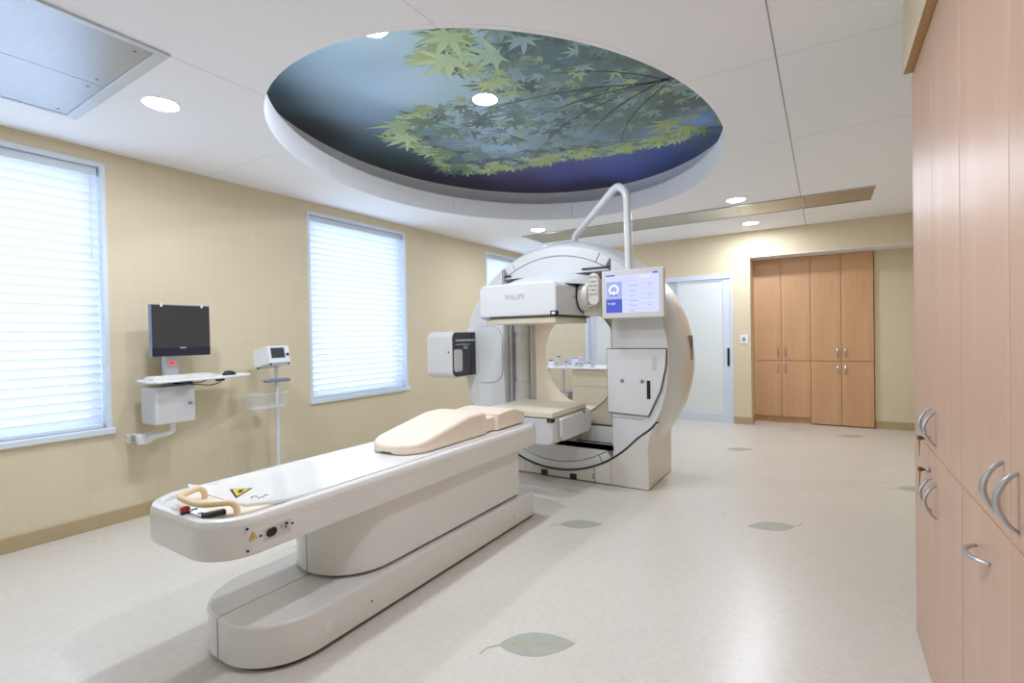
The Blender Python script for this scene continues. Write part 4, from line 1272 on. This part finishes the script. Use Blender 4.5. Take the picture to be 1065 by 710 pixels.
wx0, wx1 = -2.285, -1.90
def wedge():
    """loft of cross sections along y: rounded low end, slope, flat high end"""
    y0, y1, rc, hw0, xm, zb = 1.955, 2.66, 0.15, (wx1 - wx0) / 2, (wx0 + wx1) / 2, 0.6845
    soft = lambda v: math.log(1 + math.exp(26 * v)) / 26
    def top(y):
        t = (y - 1.99) / 0.50
        z = 0.735 + 0.099 * (soft(t) - soft(t - 1))
        d = min(y - y0, y1 - y)
        if d < 0.026: z -= 0.026 * (1 - math.sqrt(max(0, 1 - (1 - d / 0.026) ** 2)))
        return z
    ys_ = [y0 + 0.026 * (1 - math.cos(PI / 2 * k / 5)) for k in range(6)] + [y0 + 0.026 + (y1 - y0 - 0.052) * k / 34 for k in range(1, 34)] + [y1 - 0.026 * (1 - math.cos(PI / 2 * (1 - k / 5))) for k in range(6)]
    bm = bm_new(); rings = []
    for y in ys_:
        d = y - y0
        hw = hw0 - (rc - math.sqrt(max(0, rc * rc - (rc - d) ** 2)) if d < rc else 0)
        zt = top(y); e = 0.024
        half = [(hw - 0.004, zb), (hw, zb + 0.008)] + [(hw - e * (1 - math.cos(PI / 2 * k / 5)), zt - e * (1 - math.sin(PI / 2 * k / 5))) for k in range(6)] + [(hw * 0.5, zt + 0.001)]
        sec = [(xm + p, z) for p, z in half] + [(xm, zt + 0.0015)] + [(xm - p, z) for p, z in half[::-1]]
        rings.append([bm.verts.new((x, y, z)) for x, z in sec])
    n = len(rings[0])
    for a, b in zip(rings[:-1], rings[1:]):
        for k in range(n): bm.faces.new((a[k], a[(k + 1) % n], b[(k + 1) % n], b[k]))
    bm.faces.new(rings[0]); bm.faces.new(rings[-1][::-1])
    bmesh.ops.recalc_face_normals(bm, faces=bm.faces)
    return bm
wb = wedge()
wd = tag(obj('wedge_cushion', wb, m_foam), 'peach foam wedge cushion with rounded low end on the patient table', 'cushion')
blk = tag(obj('head_cushion', prism([(2.79, 0.6855), (3.145, 0.6855), (3.15, 0.766), (3.02, 0.806), (2.96, 0.808), (2.795, 0.794)], -2.31, -1.895, 'x', 0.012, seg=4), m_foam),
          'peach foam block cushion behind the wedge, next to the camera head', 'cushion')
nk = obj('neck_insert', prism([(2.67, 0.6855), (2.797, 0.6855), (2.797, 0.775), (2.67, 0.775)], -2.27, -1.93, 'x', 0.006, seg=2), m_foam, blk)

# ------------------------------------------------------------------ wall mounted workstation
ws = thing('wall_workstation_mount', (XL, 1.77, 0.60), 'white wall mounted computer arm with box and keyboard tray below the monitor', 'wall mount')
obj('wall_track', box(XL, XL + 0.05, 1.81, 1.90, 0.86, 1.50, 0.004, 1), m_alu, ws)
obj('upright', box(-4.30, -4.24, 1.755, 1.845, 0.93, 1.42, 0.004, 1), m_alu, ws)
obj('cross_bracket', box(XL + 0.05, -4.30, 1.79, 1.85, 1.30, 1.36, 0.004, 1), m_alu, ws)
obj('indicator', cyl((1.803, 1.172), 0.013, -4.24, -4.232, 'x', 18), m_redlamp, ws)
tray = obj('keyboard_tray', prism([(-4.33, 1.60), (-4.05, 1.555), (-3.995, 1.60), (-4.00, 2.06), (-4.10, 2.33), (-4.30, 2.36)], 1.038, 1.056, 'z', 0.004, seg=1), m_white, ws)
obj('tray_clip', box(-4.02, -3.985, 1.76, 1.83, 1.018, 1.038, 0.003, 1), m_black, tray)
obj('tray_clip', box(-4.05, -4.02, 2.02, 2.08, 1.020, 1.038, 0.003, 1), m_black, tray)
pcx = obj('computer_box', box(-4.28, -4.06, 1.605, 1.875, 0.735, 1.005, 0.006, 2), m_pc, ws)
obj('door_badge', box(-4.062, -4.0585, 1.825, 1.855, 0.86, 0.88), m_bluegrey, pcx)
obj('lid_line', box(-4.0605, -4.0595, 1.618, 1.622, 0.74, 1.0), m_white, pcx)
obj('box_bracket', box(XL + 0.05, -4.28, 1.70, 1.80, 0.88, 0.95, 0.004, 1), m_pc, ws)
obj('cable_arm', tube(fillet([(-4.17, 1.765, 0.735), (-4.17, 1.765, 0.655), (-4.20, 1.72, 0.640), (-4.31, 1.60, 0.625)], 0.03, 5), 0.018, 12), m_white, ws)
obj('cable_spade', prism(fillet_pts := [(1.60, 0.655), (1.70, 0.655), (1.73, 0.63), (1.68, 0.60), (1.62, 0.575), (1.575, 0.585), (1.57, 0.64)], -4.33, -4.26, 'x', 0.008), m_white, ws)
for dz in (-0.028, 0.0, 0.028):
    obj('plug', cyl((1.565, 0.612 + dz), 0.013, -4.345, -4.30, 'x', 10, 0.002), m_steel, ws)
obj('wall_conduit', box(XL, -4.33, 1.56, 1.62, 0.58, 0.645, 0.004, 1), m_white, ws)
obj('cable', tube(fillet([(-4.24, 1.80, 1.015), (-4.12, 1.92, 1.00), (-4.10, 2.02, 0.985), (-4.11, 2.10, 1.01), (-4.12, 2.12, 1.04)], 0.05, 5), 0.004, 6), m_dark, ws)
obj('cable', tube(fillet([(-4.24, 1.81, 1.02), (-4.16, 1.90, 1.01), (-4.15, 1.98, 1.015), (-4.14, 2.02, 1.04)], 0.05, 5), 0.004, 6), m_dark, ws)

mon = thing('wall_monitor', (-4.16, 1.83, 1.225), 'black flat monitor switched off on the left wall arm', 'monitor')
scrn = prism(rrect(1.628, 2.035, 1.225, 1.614, 0.006, 3), -4.185, -4.140, 'x', 0.004, seg=2)
obj('housing', scrn, m_bluegrey, mon)
obj('screen', box(-4.141, -4.1375, 1.632, 2.031, 1.292, 1.608), m_screen_off, mon)
obj('chin_bezel', box(-4.141, -4.137, 1.632, 2.031, 1.229, 1.291), m_bezel_blue, mon)
obj('badge', box(-4.1375, -4.136, 1.815, 1.855, 1.284, 1.292), m_pc, mon)
for y in (1.695, 1.975):
    obj('clip', box(-4.165, -4.132, y - 0.008, y + 0.008, 1.595, 1.622, 0.002, 1), m_key, mon)
obj('mount_stub', box(-4.24, -4.185, 1.775, 1.835, 1.34, 1.42), m_greyd, mon)

kb = thing('keyboard', (-4.10, 1.80, 1.056), 'ivory keyboard on the white wall tray', 'keyboard')
kbd = obj('body', xf(box(-0.075, 0.075, -0.215, 0.215, 0.0, 0.022, 0.005, 2), Matrix.Translation((-4.105, 1.805, 1.056))), m_key, kb)
ksrc = None
for r_ in range(5):
    for c_ in range(14):
        p = (-4.165 + r_ * 0.029, 1.613 + c_ * 0.0295, 1.0775)
        if ksrc is None:
            ksrc = obj('key', box(p[0] - .012, p[0] + .012, p[1] - .0125, p[1] + .0125, p[2], p[2] + .006, 0.002, 1), m_key, kb)
            k0 = p; kw = wpos(kb) + ksrc.location
        else:
            share(ksrc, kb, kw + Vector(p) - Vector(k0))
ms = thing('mouse', (-4.10, 2.155, 1.056), 'black mouse at the end of the keyboard tray', 'mouse')
def mouse():
    bm = bm_new()
    bmesh.ops.create_uvsphere(bm, u_segments=20, v_segments=12, radius=1)
    for v in bm.verts:
        v.co = Vector((v.co.x * 0.032, v.co.y * 0.055, max(0, v.co.z) * 0.036))
    return xf(bm, Matrix.Translation((-4.10, 2.155, 1.056)))
obj('body', mouse(), m_black, ms)
obj('wheel', cyl((2.125, 1.084), 0.008, -4.105, -4.095, 'x', 12), m_greyd, ms)

# ------------------------------------------------------------------ vital signs monitor on its rolling stand
sxp, syp = -4.10, 2.565
rs = thing('rolling_stand', (sxp, syp, 0), 'slim white pole stand with wire basket by the left wall', 'stand')
obj('pole', cyl((sxp, syp), 0.015, 0.10, 1.09, 'z', 16), m_wire, rs)
obj('upper_pole', cyl((sxp, syp), 0.011, 1.00, 1.09, 'z', 16), m_alu, rs)
obj('hub', lathe([(0.0, 0.150), (0.026, 0.150), (0.034, 0.12), (0.05, 0.09), (0.05, 0.07), (0.0, 0.07)], (sxp, syp), 'z', 24), m_wire, rs)
for k in range(5):
    a = R(20 + 72 * k)
    e = (sxp + 0.24 * math.cos(a), syp + 0.24 * math.sin(a))
    lg = obj('leg', tube([(sxp + 0.03 * math.cos(a), syp + 0.03 * math.sin(a), 0.088), (e[0], e[1], 0.078)], 0.018, 10, [0.022, 0.014]), m_wire, rs)
    obj('caster', cyl((e[1], 0.03), 0.03, e[0] - 0.012, e[0] + 0.012, 'x', 18, 0.004), m_greyd, lg)
obj('grip_bar', prism(rrect(syp - 0.115, syp + 0.105, 0.965, 0.992, 0.012, 5), sxp - 0.02, sxp + 0.05, 'x', 0.006), m_bluegrey, rs)
# wire basket
bk = obj('basket_rim', tube([(p[0], p[1], 0.872) for p in rrect(sxp - 0.05, sxp + 0.08, 2.30, 2.615, 0.02, 4) + [(sxp - 0.05, 2.32)]], 0.004, 6), m_wire, rs)
obj('basket_rim', tube([(p[0], p[1], 0.755) for p in rrect(sxp - 0.045, sxp + 0.075, 2.315, 2.605, 0.02, 4) + [(sxp - 0.045, 2.335)]], 0.004, 6), m_wire, rs)
for k in range(11):
    y = 2.315 + 0.29 * k / 10
    obj('basket_wire', tube(fillet([(sxp - 0.05, y, 0.872), (sxp - 0.045, y, 0.755), (sxp + 0.075, y, 0.755), (sxp + 0.08, y, 0.872)], 0.01, 2), 0.002, 6), m_wire, rs)
for k in range(1, 4):
    x = sxp - 0.045 + 0.12 * k / 4
    obj('basket_wire', tube(fillet([(x, 2.30, 0.872), (x, 2.315, 0.755), (x, 2.605, 0.755), (x, 2.615, 0.872)], 0.01, 2), 0.002, 6), m_wire, rs)
vm = thing('vital_signs_monitor', (sxp, syp, 1.09), 'small white patient monitor with dark screen on the pole stand', 'monitor')
vx = Matrix.Translation((sxp, syp - 0.02, 1.112)) @ Matrix.Rotation(R(2), 4, 'Z') @ Matrix.Rotation(R(-11), 4, 'Y')
obj('housing', xf(box(-0.13, 0.10, -0.105, 0.095, 0.0, 0.155, 0.012, 3), vx), m_white, vm)
obj('bezel', xf(prism(rrect(-0.100, 0.090, 0.006, 0.149, 0.012, 4), 0.10, 0.108, 'x', 0.003), vx), m_white, vm)
obj('screen', xf(box(0.107, 0.1095, -0.088, 0.042, 0.045, 0.137), vx), m_bluegrey, vm)
obj('screen_glass', xf(box(0.109, 0.1105, -0.084, 0.038, 0.049, 0.133), vx), m_screen_off, vm)
obj('knob', xf(cyl((0.066, 0.075), 0.012, 0.107, 0.120, 'x', 16, 0.002), vx), m_black, vm)
obj('base_plate', xf(box(-0.10, 0.09, -0.08, 0.07, -0.012, 0.001), vx), m_alu, vm)
for (x, y) in ((-0.10, -0.09), (0.09, -0.09), (0.09, 0.08)):
    obj('rubber_foot', xf(cyl((x, y), 0.009, -0.012, 0.002, 'z', 10), vx), m_black, vm)

# ------------------------------------------------------------------ counter with instruments behind the gantry
CY0 = 6.35
ct = thing('supply_counter', (-2.85, 6.6, 0), 'beige counter unit seen through the gantry bore', 'counter')
obj('carcass', box(-3.03, -2.30, CY0 + 0.02, 6.95, 0.06, 0.84), m_cream2, ct, smooth=False)
obj('plinth', box(-3.0, -2.32, CY0 + 0.06, 6.93, 0.0, 0.06), m_dark, ct)
for (z0, z1) in ((0.07, 0.36), (0.364, 0.60), (0.604, 0.83)):
    obj('drawer_front', box(-3.027, -2.303, CY0, CY0 + 0.02, z0, z1, 0.003, 1), m_cream2, ct)
obj('worktop', box(-3.50, -2.28, CY0 - 0.03, 6.97, 0.84, 0.865, 0.004, 1), m_white, ct)
obj('leg', cyl((-3.44, 6.42), 0.02, 0, 0.84, 'z', 12), m_white, ct)
obj('leg', cyl((-3.44, 6.90), 0.02, 0, 0.84, 'z', 12), m_white, ct)
specs = [(-3.42, 6.46, 0.05, 0.07), (-3.30, 6.42, 0.035, 0.03), (-3.20, 6.52, 0.04, 0.05), (-3.10, 6.41, 0.03, 0.025), (-3.02, 6.5, 0.04, 0.03), (-2.92, 6.42, 0.03, 0.03), (-2.83, 6.48, 0.035, 0.04), (-2.74, 6.42, 0.028, 0.025), (-3.36, 6.60, 0.05, 0.12), (-3.10, 6.62, 0.05, 0.10)]
names_ = ['white', 'short putty coloured', 'grey', 'flat white', 'low putty coloured', 'small grey', 'white', 'tiny putty coloured', 'tall grey', 'tall white']
rank_ = ['first', 'third', 'fourth', 'sixth', 'seventh', 'eighth', 'ninth', 'tenth', 'second', 'fifth']
for i, (x, y, r_, h_) in enumerate(specs):
    t = thing('instrument_holder', (x, y, 0.865), '%s instrument holder, %s from the left on the counter behind the bore' % (names_[i], rank_[i]), 'holder', 'instrument holders on the counter')
    obj('cup', lathe([(0.0, 0.866), (r_, 0.866), (r_ * 0.92, 0.866 + h_), (r_ * 0.7, 0.866 + h_ + 0.008), (0.0, 0.866 + h_ + 0.008)], (x, y), 'z', 20), [m_white, m_pc, m_grey][i % 3], t)
    obj('cap', cyl((x, y), r_ * 0.55, 0.866 + h_ + 0.008, 0.866 + h_ + 0.022, 'z', 16, 0.003), m_dark if i % 2 == 0 else m_greyd, t)
bxs = tag(obj('tissue_box', box(-3.28, -3.05, 6.70, 6.84, 0.866, 0.99, 0.005, 1), m_alu), 'pale blue carton standing at the back of the counter behind the bore', 'box')
tp = tag(obj('waste_bin', [prism(rrect(-3.36, -3.12, 6.42, 6.66, 0.04, 5), 0.0, 0.50, 'z', 0.01)], m_alu), 'pale blue bin under the counter seen through the bore', 'bin')
obj('lid_knob', cyl((-3.13, 6.40), 0.03, 0.36, 0.42, 'z', 12, 0.004), m_black, tp)
